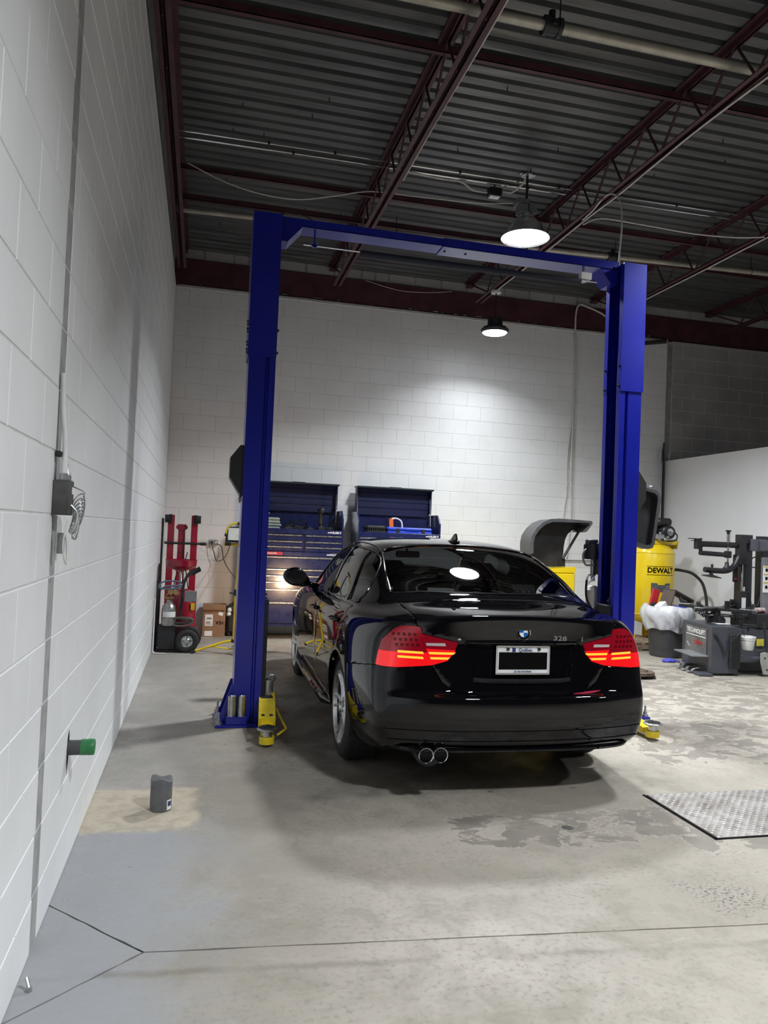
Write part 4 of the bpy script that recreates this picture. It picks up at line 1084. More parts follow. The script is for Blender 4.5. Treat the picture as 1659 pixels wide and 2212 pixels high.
m = MB(); m.tube([(3.782, 5.97, 1.11), (3.778, 5.97, 1.02), (3.79, 5.97, .94), (3.825, 5.96, .88), (3.90, 5.92, .86)], .011, 8, 6); LS(pu, 'pump_hose', m, RUBBER)
m = MB(); m.tube([(3.80, 5.985, 1.385), (3.755, 5.98, 1.36), (3.745, 5.98, 1.30), (3.775, 5.98, 1.24), (3.85, 5.97, 1.245)], .009, 8, 6); LS(pu, 'motor_cable', m, GREY_PL)
# ================================================================ tool chests
NAVY = M_('navy_enamel', (0.010, 0.016, 0.080), (0.008, 0.012, 0.060), 4, 0.30, rvar=0.05, coat=1.0, coatr=0.16)
NAVY_IN = M_('navy_inside', (0.009, 0.013, 0.06), None, 4, 0.4)
TRIMK = M_('lid_trim', (0.03, 0.04, 0.042), None, 9, 0.35)
def chest(label, x0=0.0):
    t = thing('tool_chest', label, 'tool chest', (1.17, 9.87, 0))
    W, D = 1.16, .52
    m = MB(); m.box(.0, W, .012, D, .17, 1.15, .006); lower = part(t, 'lower_cabinet', m, NAVY, 25)
    m = MB(); m.box(-.004, W+.004, -.006, .012, 1.095, 1.155, .003); sub(lower, 'header', m, NAVY, 25)
    m = MB(); m.box(0, W, 0, .02, .17, .212, .004); sub(lower, 'plinth', m, NAVY, 25)
    for z0, z1 in ((.933, 1.090), (.848, .928), (.764, .843), (.668, .759), (.498, .663), (.216, .493)):
        m = MB(); m.box(.02, W-.02, -.014, .012, z0, z1-.020, .003); d = part(t, 'drawer', m, NAVY, 25)
        m = MB(); m.box(.022, W-.022, -.030, -.006, z1-.021, z1-.002, .005); sub(d, 'drawer_pull', m, ALU, 35, 'polished aluminium pull')
    m = MB(); m.box(0, W, .012, D, 1.158, 1.175, .002); m.box(0, .018, .012, D, 1.158, 1.45); m.box(W-.018, W, .012, D, 1.158, 1.45); m.box(0, W, D-.016, D, 1.158, 1.72); m.box(.018, W-.018, .012, .03, 1.17, 1.45); m.box(.018, W-.018, .03, D-.016, 1.428, 1.436)
    up = part(t, 'upper_chest', m, NAVY, 25)
    for x in (0, W-.02):
        m = MB(); m.prism([(.0, 1.158), (D, 1.158), (D, 1.725), (.13, 1.725), (.0, 1.60)], x, x+.02, 'x'); sub(up, 'side_panel', m, NAVY, 25)
    m = MB(); m.box(0, W, -.004, .012, 1.385, 1.455, .003); sub(up, 'header', m, NAVY, 25)
    for xa, xb in ((.02, .615), (.655, W-.02)):
        for z0, z1 in ((1.300, 1.380), (1.228, 1.295), (1.162, 1.223)):
            m = MB(); m.box(xa, xb, -.010, .012, z0, z1-.016, .003); d = part(t, 'drawer', m, NAVY, 25)
            m = MB(); m.box(xa+.003, xb-.003, -.024, -.004, z1-.018, z1-.001, .004); sub(d, 'drawer_pull', m, ALU, 35, 'polished aluminium pull')
    # lid thrown open against the wall
    m = MB(); m.box(.035, W-.035, D-.055, D-.040, 1.70, 2.07); m.box(.035, W-.035, D-.20, D-.04, 2.062, 2.075); m.box(.035, .047, D-.16, D-.04, 1.74, 2.07); m.box(W-.047, W-.035, D-.16, D-.04, 1.74, 2.07)
    for z in (1.80, 1.89, 1.99): m.box(.05, W-.05, D-.066, D-.053, z, z+.022, .004)
    ld = part(t, 'lid', m, NAVY_IN, 25)
    m = MB(); m.box(.022, W-.022, D-.225, D-.03, 2.068, 2.092, .006); sub(ld, 'lid_trim', m, TRIMK, 30, 'dark rubber lid edge')
    m = MB(); m.box(W*.42, W*.57, D-.215, D-.19, 2.088, 2.099, .003); sub(ld, 'lid_handle', m, TRIMK, 30)
    for x in (.05, W-.05):
        m = MB(); m.cyl((x, D-.17, 1.70), (x, D-.13, 1.95), .006, n=8); m.cyl((x, D-.19, 1.56), (x, D-.165, 1.74), .009, n=8); sub(ld, 'gas_strut', m, GALV)
    m = MB(); m.text('HUSKY', .038, TR(W-.095, -.0055, 1.422) @ FACE_Y, .002, bold=.0012, sx=1.15); m.prism([(W-.215, 1.420), (W-.20, 1.432), (W-.185, 1.424), (W-.172, 1.436), (W-.165, 1.424), (W-.18, 1.412), (W-.195, 1.420), (W-.207, 1.410)], -.0065, -.0045, 'y'); sub(up, 'maker_name', m, INK_W, 0, 'white maker lettering')
    m = MB(); m.text('HUSKY', .038, TR(W-.095, -.0075, 1.126) @ FACE_Y, .002, bold=.0012, sx=1.15); m.prism([(W-.215, 1.124), (W-.20, 1.136), (W-.185, 1.128), (W-.172, 1.140), (W-.165, 1.128), (W-.18, 1.116), (W-.195, 1.124), (W-.207, 1.114)], -.0085, -.0065, 'y'); sub(lower, 'maker_name', m, INK_W, 0, 'white maker lettering')
    m = MB(); m.box(.03, .36, -.0075, -.0055, 1.106, 1.146); st = sub(lower, 'sticker', m, M_('sticker_red', (0.50, 0.01, 0.04), None, 9, 0.4) if 'sticker_red' not in bpy.data.materials else bpy.data.materials['sticker_red'], 0, 'red load rating sticker')
    m = MB()
    for z in (1.425, 1.132): m.cyl((W*.50, -.012, z), (W*.50, -.002, z), .009, n=14); m.box(W*.5-.003, W*.5+.003, -.016, -.01, z-.018, z-.002)
    o = sub(up, 'lock', m, CHROME)
    for x in (.12, W-.12):
        for y in (.07, D-.07):
            m = MB(); m.cyl((x-.02, y, .064), (x+.02, y, .064), .064, n=24); c = part(t, 'caster', m, RUBBER, 40)
            m = MB()
            for k in range(5): m.box(-.005, .005, 0, .044, -.022, .022, 0, TR(x, y, .064) @ R3('X', k*72) @ R3('Y', 90))
            sub(c, 'caster_spoke', m, ALU, 0)
            m = MB(); m.box(x-.035, x+.035, y-.03, y+.03, .135, .172, .004); m.box(x-.032, x-.024, y-.02, y+.02, .055, .14); m.box(x+.024, x+.032, y-.02, y+.02, .055, .14); sub(c, 'caster_fork', m, GALV, 20)
    return t
ch = chest('navy steel rolling tool chest with raised lid, folded towels and a drill on it')
m = MB(); m.text('100 LB DRAWERS', .024, TR(.195, -.0085, 1.126) @ FACE_Y, .001, bold=.0006); sub([c for c in ch.children if c.name.startswith('lower_cabinet')][0], 'sticker_text', m, INK_W, 0)
dup(ch, (2.53, 9.87, 0), None, 'navy steel rolling tool chest with raised lid, a bright blue tool case lying on it')
# --- what lies on them
TOWEL = M_('towel', (0.30, 0.34, 0.31), (0.22, 0.26, 0.24), 9, 0.95, bump=0.5, bscale=140)
for i in range(4):
    m = MB(); o_ = rr.uniform(-.012, .012)
    m.box(1.265+o_, 1.50+o_, 9.97, 10.20, 1.437+i*.041, 1.474+i*.041, .014); solo('folded_towel', m, TOWEL, ['bottom towel of the folded grey green pile on the tool chest', 'second towel from the bottom of the folded grey green pile', 'third towel from the bottom of the folded grey green pile', 'uppermost neatly folded towel of the grey green pile, under the crumpled one'][i], 'towel', 'towel pile')
m = MB(); m.box(1.235, 1.34, 9.98, 10.16, 1.602, 1.634, .012, None); m.box(1.245, 1.355, 9.99, 10.15, 1.634, 1.664, .012); solo('crumpled_towel', m, TOWEL, 'crumpled towel thrown on top of the towel pile', 'towel')
m = MB(); m.lathe([(.001, 0), (.036, 0), (.04, .01), (.040, .012), (.001, .012)], 24, TR(1.245, 9.935, 1.437)); wc = thing('wireless_camera', 'small white round camera on a stand beside the towels', 'camera', (1.245, 9.948, 1.438))
m = MB(); m.lathe([(.001, 0), (.034, 0), (.036, .010), (.012, .018), (.011, .035), (.001, .035)], 24); part(wc, 'foot', m, WHITE_PL)
m = MB(); m.ball((0, 0, .085), .052, 24); part(wc, 'head', m, WHITE_PL, 60)
m = MB(); m.cyl((.008, -.054, .09), (.006, -.04, .088), .026, n=20); part(wc, 'lens', m, BLACK_PL)
# drill
dr = thing('cordless_drill', 'black cordless drill standing upright on its battery on the tool chest', 'drill', (2.045, 10.02, 1.437))
m = MB(); m.box(-.05, .05, -.065, .065, 0, .06, .01); part(dr, 'battery', m, BLACK_PL)
m = MB(); m.tube([(0, 0, .055), (-.004, .005, .12), (-.006, .01, .20), (-.004, .0, .24)], [.028, .022, .024, .03], 14, 5); part(dr, 'grip', m, STEEL_DK)
m = MB(); m.lathe([(.001, -.085), (.038, -.083), (.043, -.05), (.043, .06), (.036, .075), (.028, .08), (.026, .115), (.014, .12), (.001, .12)], 24, TR(-.004, .0, .275) @ R3('X', 90)); part(dr, 'motor_housing', m, STEEL_DK)
# chargers and cables
ctr = []
for i, (x, y, a) in enumerate(((1.60, 9.99, 12), (1.73, 10.00, -20), (1.88, 9.99, 30), (2.16, 9.99, 50))):
    m = MB(); Mx = TR(x, y, 1.437) @ R3('Z', a); m.box(-.055, .055, -.04, .04, 0, .035+.012*(i % 2), .008, Mx); m.box(-.03, .03, -.03, .03, .03, .05+.012*(i % 2), .006, Mx); solo('battery_charger', m, BLACK_PL, ['flat black charger next to the towels', 'black charger with raised socket in front of the cable tangle', 'black charger between cable tangle and drill', 'black charger on the far side of the upright drill, near the side panel'][i], 'charger')
m = MB(); rc = random.Random(5)
P = [(1.57+.30*rc.random(), 10.12+.14*rc.random(), 1.452+.17*rc.random()*(1-abs(k-11)/13)) for k in range(26)]
m.tube(P, .0065, 6, 5); solo('tangled_cable', m, WIRE_K, 'heap of tangled black cable between towels and drill', 'cable')
# second chest
m = MB(); m.box(2.645, 2.93, 9.90, 10.14, 1.437, 1.485, .02); m.box(2.645, 2.93, 9.90, 10.14, 1.488, 1.545, .025); sc_ = solo('socket_case', m, BLACK_PL, 'ribbed black plastic socket case beside the bright blue case', 'tool case')
for i in range(9):
    m = MB(); x = 2.665+i*.029; m.box(x, x+.012, 9.893, 9.905, 1.475, 1.535, .004); mesh_obj('rib', m, BLACK_PL, sc_).location = tuple(-v for v in sc_.location)
BLUE_PL = M_('blue_plastic', (0.02, 0.06, 0.52), (0.016, 0.045, 0.42), 7, 0.4)
bc = thing('blue_tool_case', 'bright blue plastic tool case with black latches, lying flat', 'tool case', (3.26, 10.035, 1.437))
m = MB(); m.box(-.32, .32, -.13, .13, 0, .048, .012); part(bc, 'base', m, BLUE_PL)
m = MB(); m.box(-.32, .32, -.13, .13, .051, .098, .016); m.box(-.30, -.12, -.137, -.12, .058, .088, .006); m.box(-.06, .14, -.137, -.12, .058, .088, .006); part(bc, 'lid', m, BLUE_PL)
for x in (-.17, .19):
    m = MB(); m.box(x-.022, x+.022, -.142, -.126, .018, .085, .005); part(bc, 'latch', m, STEEL_DK)
ORANGE = M_('orange_plastic', (0.85, 0.16, 0.03), None, 8, 0.4)
hs = thing('hand_saw', 'orange handled saw with pale curved guard standing behind the blue case', 'saw', (3.09, 10.215, 1.437))
m = MB(); m.prism([(-.07, 0), (-.02, 0), (.01, .10), (.0, .21), (-.035, .225), (-.055, .20), (-.05, .10)], -.02, .02, 'y'); part(hs, 'handle', m, ORANGE)
m = MB(); m.tube([(-.03, 0, .20), (.03, 0, .225), (.10, 0, .205), (.135, 0, .15), (.14, 0, .0)], [.012, .016, .018, .016, .012], 10, 5); part(hs, 'guard', m, WHITE_PL)

# ================================================================ left corner
# folded engine crane
cr_ = thing('engine_crane', 'folded red engine crane with both legs upright in the corner', 'crane', (.245, 9.80, 0))
for x in (.115, .40):
    m = MB(); m.box(x-.040-.245, x+.040-.245, -.04, .04, .16, 1.57, .006); lg = part(cr_, 'leg', m, RED, 20)
    sx = -1 if x < .2 else 1
    m = MB(); m.cyl((x-.245+sx*.02, -.055, 1.52), (x-.245+sx*.075, -.055, 1.52), .05, n=24); sub(lg, 'caster', m, RUBBER)
    m = MB(); m.box(x-.245-.02+sx*.01, x-.245+.02+sx*.01, -.07, -.04, 1.46, 1.575, .004); sub(lg, 'caster_bracket', m, STEEL_DK)
m = MB(); m.box(-.26, .26, -.05, .07, .08, .16, .006); part(cr_, 'base_beam', m, RED, 20)
for x in (-.22, .22):
    m = MB(); m.cyl((x-.02, .0, .045), (x+.02, .0, .045), .045, n=20); part(cr_, 'base_caster', m, RUBBER)
m = MB(); m.prism([(-.055, .16), (.055, .16), (.042, 1.40), (-.042, 1.40)], .05, .12, 'y'); part(cr_, 'mast', m, RED, 20)
m = MB(); m.prism([(-.05, 1.385), (-.07, 1.405), (-.07, 1.43), (-.045, 1.455), (.045, 1.455), (.07, 1.43), (.07, 1.405), (.05, 1.385)], .03, .14, 'y'); part(cr_, 'mast_head', m, RED, 20)
m = MB(); m.cyl((-.20, -.048, 1.215), (.30, -.048, 1.215), .014, n=12); m.cyl((.235, -.048, 1.215), (.31, -.048, 1.215), .02, n=12); part(cr_, 'jack_handle', m, BLACK_PL)
m = MB(); m.cyl((.06, -.01, .98), (.06, -.04, .98), .012, n=10); m.box(.045, .10, -.05, -.035, .965, .995, .004); m.cyl((.085, -.06, .93), (.085, -.06, 1.02), .009, n=8); part(cr_, 'locking_pin', m, BLACK_PL)
# oil drainer
od = thing('oil_drainer', 'red waste oil drainer with wide funnel dish above a round tank', 'oil drainer', (.315, 9.36, 0))
m = MB(); m.lathe([(.001, .10), (.12, .10), (.145, .13), (.150, .18), (.150, .56), (.140, .62), (.105, .66), (.04, .68), (.001, .68)], 36); part(od, 'tank', m, RED, 40)
m = MB(); m.cyl((-.045, 0, .67), (-.045, 0, .885), .018, n=14); part(od, 'riser_tube', m, CHROME)
m = MB(); m.lathe([(.016, .88), (.05, .895), (.135, .925), (.180, .955), (.183, 1.02), (.188, 1.022), (.186, 1.03), (.178, 1.028), (.176, .96), (.13, .932), (.03, .905)], 40, TR(-.045, 0, 0)); part(od, 'funnel_dish', m, RED, 40)
m = MB(); m.box(.09, .135, -.142, -.120, .44, .52); part(od, 'warning_sticker', m, M_('sticker_yellow', (0.75, 0.55, 0.02), None, 9, 0.5), 0, 'yellow warning sticker')
for a in (40, 140, 265):
    m = MB(); x, y = .13*math.cos(math.radians(a)), .13*math.sin(math.radians(a)); m.cyl((x-.012, y, .04), (x+.012, y, .04), .04, n=16); m.cyl((x, y, .05), (x, y, .12), .010, n=8); part(od, 'caster', m, RUBBER)
m = MB(); m.tube([(.05, -.05, .68), (.02, -.03, .85), (-.0, -.01, 1.0), (.02, .02, 1.12)], .006, 8, 6); m.tube([(-.12, -.05, .66), (-.11, -.05, .78), (-.085, -.04, .89)], .006, 8, 4); part(od, 'hose', m, WIRE_K)
# hand truck with bottle and coiled hoses
ht = thing('hand_truck', 'dark two-wheeled hand truck carrying a gas bottle, battery box and coiled hoses', 'hand truck', (.27, 8.93, 0))
for y in (-.10, .19):
    m = MB(); Mw = TR(.115 if y < 0 else .14, y, .132) @ R3('X', 90)
    m.lathe([(.065, -.03), (.075, -.036), (.11, -.042), (.128, -.03), (.132, 0), (.128, .03), (.11, .042), (.075, .036), (.065, .03)], 40, Mw); w_ = part(ht, 'tyre', m, RUBBER, 50)
    m = MB(); m.lathe([(.066, .031), (.060, .022), (.045, .018), (.030, .024), (.022, .036), (.001, .036)], 32, Mw); sub(w_, 'hub', m, ALU, 40)
    m = MB()
    for k in range(4): m.cyl((.045*math.cos(k*PI/2), .045*math.sin(k*PI/2), .022), (.045*math.cos(k*PI/2), .045*math.sin(k*PI/2), .028), .007, n=8, M=Mw)
    sub(w_, 'hub_bolt', m, STEEL_DK)
m = MB(); m.box(-.22, .10, -.10, .22, .012, .024); part(ht, 'toe_plate', m, STEEL_DK, 0)
for y in (-.055, .175):
    m = MB(); m.tube([(.03, y, .03), (.02, y, .35), (.035, y, .62), (.05, y, .78), (.10, y, .88), (.155, y, .905)], .016, 10, 5); part(ht, 'side_rail', m, STEEL_DK, 40)
    m = MB(); m.tube([(.125, y, .89), (.225, y, .945)], .024, 12); part(ht, 'grip', m, RUBBER, 40)
m = MB()
for z in (.2, .45, .7): m.tube([(.03, -.055, z), (.03, .175, z)], .012, 8)
part(ht, 'cross_bar', m, STEEL_DK)
m = MB(); m.box(-.21, -.01, -.09, .10, .024, .30, .012); part(ht, 'battery_box', m, BLACK_PL, 30)
m = MB(); m.lathe([(.001, .30), (.075, .30), (.082, .32), (.082, .47), (.072, .52), (.045, .55), (.03, .565), (.03, .59), (.001, .59)], 32, TR(-.10, -.04, 0)); part(ht, 'gas_bottle', m, M_('bottle_steel', (0.42, 0.42, 0.43), (0.25, 0.22, 0.2), 7, 0.35, 0.8), 40, 'dull metal gas bottle')
m = MB(); m.lathe([(.0832, .40), (.0832, .46)], 24, TR(-.10, -.04, 0), a0=-2.4, a1=-.5); part(ht, 'bottle_label', m, WHITE_PAPER, 40, 'white wrapped label')
m = MB(); m.tube([(-.10, -.04, .585), (-.13, -.05, .64), (-.09, -.04, .66)], .014, 10, 4); m.cyl((-.16, -.07, .615), (-.05, -.07, .615), .012, n=10)
for x, z in ((-.09, .685), (-.03, .68)): m.cyl((x, -.09, z), (x, -.055, z), .032, n=20)
part(ht, 'regulator', m, M_('brass', (0.5, 0.36, 0.16), (0.35, 0.25, 0.12), 9, 0.35, 0.9), label='brass pressure regulator')
m = MB(); P = []
for k in range(44):
    a = k*2*PI/14; P.append((.02+(.15+.012*math.sin(k*.9))*math.cos(a), .02-.10+.04*math.sin(k*.37), .335+(.035+.01*math.sin(k*.7))*math.sin(a)+.0008*k))
m.tube(P, .011, 8, 3); part(ht, 'coiled_hose', m, M_('hose_grey', (0.10, 0.095, 0.09), None, 9, 0.6), label='grey coiled hose')
m = MB(); m.tube([(-.20, -.05, .70), (-.14, -.09, .745), (-.02, -.08, .755), (.05, -.04, .775), (-.05, -.02, .80), (-.18, -.03, .79), (-.22, -.05, .73), (-.12, -.10, .715), (.03, -.09, .74)], .010, 8, 6); part(ht, 'blue_hose', m, M_('hose_blue', (0.10, 0.16, 0.24), None, 9, 0.5), label='blue grey hose')
m = MB(); m.box(.065, .20, -.115, -.10, .575, .70, .004, TR(0,0,0)); part(ht, 'tag_plate', m, GREY_PL, label='grey plastic plate')
# steel bars leaning in the corner
for i, (y, z, dx) in enumerate(((9.55, 1.52, .004), (9.25, .98, .006), (9.05, .80, .007))):
    m = MB(); m.box(.008+dx, .034+dx, y-.012, y+.012, 0.0, z); solo('steel_bar', m, STEEL_DK, ['longest dark steel bar leaning in the corner by the red crane', 'middle length dark steel bar leaning on the white wall', 'short dark steel bar leaning on the white wall by the hand truck'][i], 'bar', ang=0)
m = MB(); m.tube([(.022, 8.72, .62), (.022, 8.72, .06), (.022, 8.715, .03), (.045, 8.71, .012), (.16, 8.70, .009)], .008, 8); solo('bent_rod', m, WHITE_PL, 'white rod bent into an L beside the hand truck', 'rod')
# cardboard box
CARD = M_('cardboard', (0.30, 0.17, 0.095), (0.25, 0.14, 0.08), 6, 0.85, bump=0.1)
cb_ = thing('cardboard_box', 'brown cardboard box with white shipping labels against the back wall', 'box', (.70, 10.27, 0))
m = MB(); m.box(-.145, .145, -.16, .16, 0, .405, .003); part(cb_, 'carton', m, CARD, 0)
m = MB(); m.box(-.145, .145, -.166, -.158, .36, .43, .001, R3('X', 3)); part(cb_, 'flap', m, CARD, 0)
for a in ((-.115, -.015, .14, .29), (-.115, -.015, .01, .075)):
    m = MB(); m.box(a[0], a[1], -.1625, -.1605, a[2], a[3]); part(cb_, 'shipping_label', m, WHITE_PAPER, 0, 'white shipping label')
m = MB(); m.box(-.03, .03, -.001, .001, -.022, .022, 0, TR(.085, -.1615, .30) @ R3('Y', 18)); part(cb_, 'small_label', m, WHITE_PAPER, 0, 'tilted white label')
m = MB()
for k in range(12): m.box(-.09+k*.005, -.09+k*.005+.0025, -.1635, -.1625, .225, .25)
for k, w in enumerate((.06, .045, .07)): m.box(-.10, -.10+w, -.1635, -.1625, .19-k*.014, .196-k*.014)
lb = part(cb_, 'label_print', m, INK, 0); lb['kind'] = 'stuff'
m = MB(); m.text('VEA', .06, TR(.075, -.1615, .185) @ FACE_Y @ R3('Z', 180), .001, bold=.001); part(cb_, 'box_print', m, INK, 0, 'dark print upside down')
# dark canister beside the box
cn = thing('shop_vacuum', 'black canister with white round caps beside the cardboard box', 'canister', (.94, 10.26, 0))
m = MB(); m.box(-.075, .075, -.12, .12, .04, .30, .03); part(cn, 'body', m, BLACK_PL)
for x, z in ((-.045, .345), (.04, .375), (-.05, .29)):
    m = MB(); m.ball((x, -.09, z), .032, 16); part(cn, 'cap', m, WHITE_PL, 60)
m = MB(); m.tube([(-.05, -.05, .30), (-.06, -.06, .38), (.02, -.05, .42), (.06, -.04, .34)], .022, 10, 4); part(cn, 'hose', m, BLACK_PL)
for x in (-.05, .05):
    m = MB(); m.cyl((x, -.09, .025), (x+.02, -.09, .025), .025, n=14); part(cn, 'wheel', m, BLACK_PL)
# yellow tripod work light
YL = M_('tripod_yellow', (0.78, 0.56, 0.02), (0.68, 0.46, 0.02), 8, 0.35)
tp = thing('tripod_work_light', 'yellow tripod work light with square lamp head beside the left lift column', 'work light', (.905, 8.72, 0))
m = MB(); m.cyl((0, 0, .14), (0, 0, .78), .021, n=16); part(tp, 'lower_tube', m, YL, 40)
m = MB(); m.cyl((0, 0, .70), (.012, 0, 1.245), .016, n=16); part(tp, 'upper_tube', m, YL, 40)
m = MB(); m.cyl((0, 0, .665), (0, 0, .735), .030, n=16); m.cyl((-.03, -.03, .70), (-.07, -.05, .70), .012, n=10); part(tp, 'clamp_collar', m, BLACK_PL)
m = MB(); m.cyl((0, 0, .05), (0, 0, .10), .024, n=16); part(tp, 'foot_tube', m, GALV)
m = MB(); m.cyl((0, 0, .135), (0, 0, .17), .034, n=16); hubp = part(tp, 'leg_hub', m, BLACK_PL)
for ax_, ay_ in ((-.47, .035), (.30, .36), (.22, -.40)):
    Ln = math.hypot(ax_, ay_); d = Vector((ax_/Ln, ay_/Ln, 0))
    m = MB(); m.tube([d*.03+Vector((0, 0, .155)), d*.12+Vector((0, 0, .135)), d*Ln+Vector((0, 0, .016))], .014, 12); lg = part(tp, 'leg', m, YL, 40)
    m = MB(); m.tube([Vector((0, 0, .055)), d*Ln*.55+Vector((0, 0, .085))], .008, 8); sub(lg, 'brace', m, YL)
    m = MB(); m.tube([d*(Ln-.05)+Vector((0, 0, .03)), d*Ln+Vector((0, 0, .0165))], .0165, 10); sub(lg, 'rubber_foot', m, RUBBER)
m = MB(); m.tube([(-.16, 0, 1.245), (.20, 0, 1.25)], .016, 10); part(tp, 'cross_arm', m, YL, 40)
lhM = TR(-.03, -.02, 1.36) @ R3('Z', -8) @ R3('X', -10)
m = MB(); m.box(-.105, .105, -.03, .03, -.088, .088, .018, lhM); m.box(-.085, .085, .03, .06, -.07, .07, .01, lhM); lh = part(tp, 'lamp_head', m, BLACK_PL, 30)
m = MB(); m.box(-.088, .088, -.0325, -.029, -.07, .07, 0, lhM); sub(lh, 'lamp_glass', m, M_('led_panel', (0.75, 0.75, 0.70), None, 9, 0.15), 0, 'pale lamp glass')
m = MB(); m.tube([(-.13, -.02, 1.30), (-.14, -.02, 1.40), (-.09, -.02, 1.475), (0, -.02, 1.49), (.08, -.02, 1.485)], .011, 10, 5); sub(lh, 'handle', m, YL, 40)
m = MB(); m.tube([(-.02, -.02, 1.489), (.10, -.02, 1.483)], .018, 12); sub(lh, 'handle_grip', m, BLACK_PL, 40)
m = MB(); m.cyl((-.15, -.03, 1.262), (-.09, -.03, 1.262), .030, n=18); m.cyl((-.16, -.02, 1.36), (-.11, -.02, 1.345), .018, n=14); m.tube([(-.14, -.02, 1.27), (-.135, -.02, 1.35)], .012, 8); sub(lh, 'tilt_knob', m, BLACK_PL)
# lit halogen lamp between the car and the tool chest
WARM = NT('halogen'); WARM.col((0.9, 0.6, 0.3)); WARM.set(emitc=(1.0, 0.62, 0.30), emit=14.0); WARM = WARM.m
hl = thing('halogen_lamp', 'small lit halogen floor lamp between the car bonnet and the tool chest', 'work light', (1.69, 8.62, 0))
m = MB(); m.tube([(-.12, -.10, .012), (-.12, .10, .012), (.12, .10, .012), (.12, -.10, .012)], .011, 8, closed=True); m.cyl((0, .10, .012), (0, .0, .66), .012, n=10); part(hl, 'stand', m, YL)
m = MB(); m.box(-.07, .07, -.04, .03, .62, .74, .012); hd = part(hl, 'lamp_head', m, BLACK_PL)
m = MB(); m.box(-.055, .055, .031, .034, .635, .725); sub(hd, 'lamp_glass', m, WARM, 0, 'warm glowing lamp glass')
ld = bpy.data.lights.new('halogen_light', 'AREA'); ld.shape = 'RECTANGLE'; ld.size = .11; ld.size_y = .09; ld.energy = 8.0; ld.color = (1.0, 0.66, 0.38); ld.spread = math.radians(150)
lo = bpy.data.objects.new('halogen_light', ld); COL.objects.link(lo); lo.parent = hl; lo.location = (0, .05, .68); lo.rotation_euler = (math.radians(90), 0, 0)
# wall conduit and outlet
m = MB(); m.box(.02, .60, YB-.022, YB-.002, 1.205, 1.232, .003); solo('wall_trunking', m, M_('trunk_grey', (0.55, 0.55, 0.56), None, 8, 0.5), 'grey metal trunking running along the back wall to the outlet', 'trunking')
ot = thing('wall_outlet', 'metal double outlet box on the back wall with two plugs in it', 'outlet', (.655, YB-.03, 1.19))
m = MB(); m.box(-.055, .055, -.02, .028, 0, .07, .006); part(ot, 'box', m, GALV, 20)
for x in (-.025, .03):
    m = MB(); m.box(x-.015, x+.015, -.045, -.02, .022, .05, .005); part(ot, 'plug', m, BLACK_PL if x < 0 else WHITE_PL)
m = MB(); m.tube([(.69, YB-.07, 1.215), (.76, YB-.10, 1.17), (.79, YB-.12, 1.02), (.83, YB-.3, .93), (.88, 9.6, .86), (.93, 9.2, .80), (.93, 8.9, .74), (.92, 8.76, .70)], .0055, 8, 6); solo('extension_lead', m, WIRE_K, 'black cord drooping from the wall outlet to the yellow tripod', 'cord')
m = MB(); m.tube([(.63, YB-.07, 1.215), (.66, YB-.08, 1.10), (.70, YB-.09, .985), (.76, YB-.3, 1.0), (.80, 9.7, 1.08), (.81, 9.2, 1.16), (.82, 8.80, 1.28)], .005, 8, 6); solo('lamp_lead', m, WIRE_K, 'thin black cord hanging in a loop between outlet and lamp head', 'cord')
# ================================================================ right hand side
def frame(o, xd, up=(0, 0, 1)):
    x = Vector(xd).normalized(); u = Vector(up); u = (u-x*u.dot(x)).normalized(); n = x.cross(u)
    return Matrix(((x.x, u.x, n.x, o[0]), (x.y, u.y, n.y, o[1]), (x.z, u.z, n.z, o[2]), (0, 0, 0, 1)))
def wrap(mb, r, ang0, z0, dr=0.001):
    """bend flat lettering (x, y, depth) round a vertical cylinder of radius r; ang0 = direction of its middle"""
    out = []
    for v in mb.v:
        a = ang0+v.x/r; rad = r+dr+v.z; out.append(Vector((math.cos(a)*rad, math.sin(a)*rad, z0+v.y)))
    mb.v = out; return mb
YEL = M_('compressor_yellow', (0.80, 0.58, 0.012), (0.74, 0.52, 0.012), 3, 0.28, coat=0.4, coatr=0.1)
WOOD = M_('pallet_wood', (0.33, 0.25, 0.17), (0.20, 0.15, 0.10), 7, 0.85, bump=0.3, bscale=40)
# pallet
pt = thing('wooden_pallet', 'weathered wooden pallet under the yellow air compressor', 'pallet', (6.67, 9.43, 0))
for y in (-.33, 0, .33):
    m = MB(); m.box(-.48, .48, y-.04, y+.04, .02, .10, .003); part(pt, 'stringer', m, WOOD, 0)
for k, x in enumerate((-.42, -.21, 0, .21, .42)):
    m = MB(); m.box(x-.075, x+.075, -.38, .38, .101, .120, .003); part(pt, 'deck_board', m, WOOD, 0)
for x in (-.40, 0, .40):
    m = MB(); m.box(x-.07, x+.07, -.38, .38, 0, .019, .003); part(pt, 'bottom_board', m, WOOD, 0)
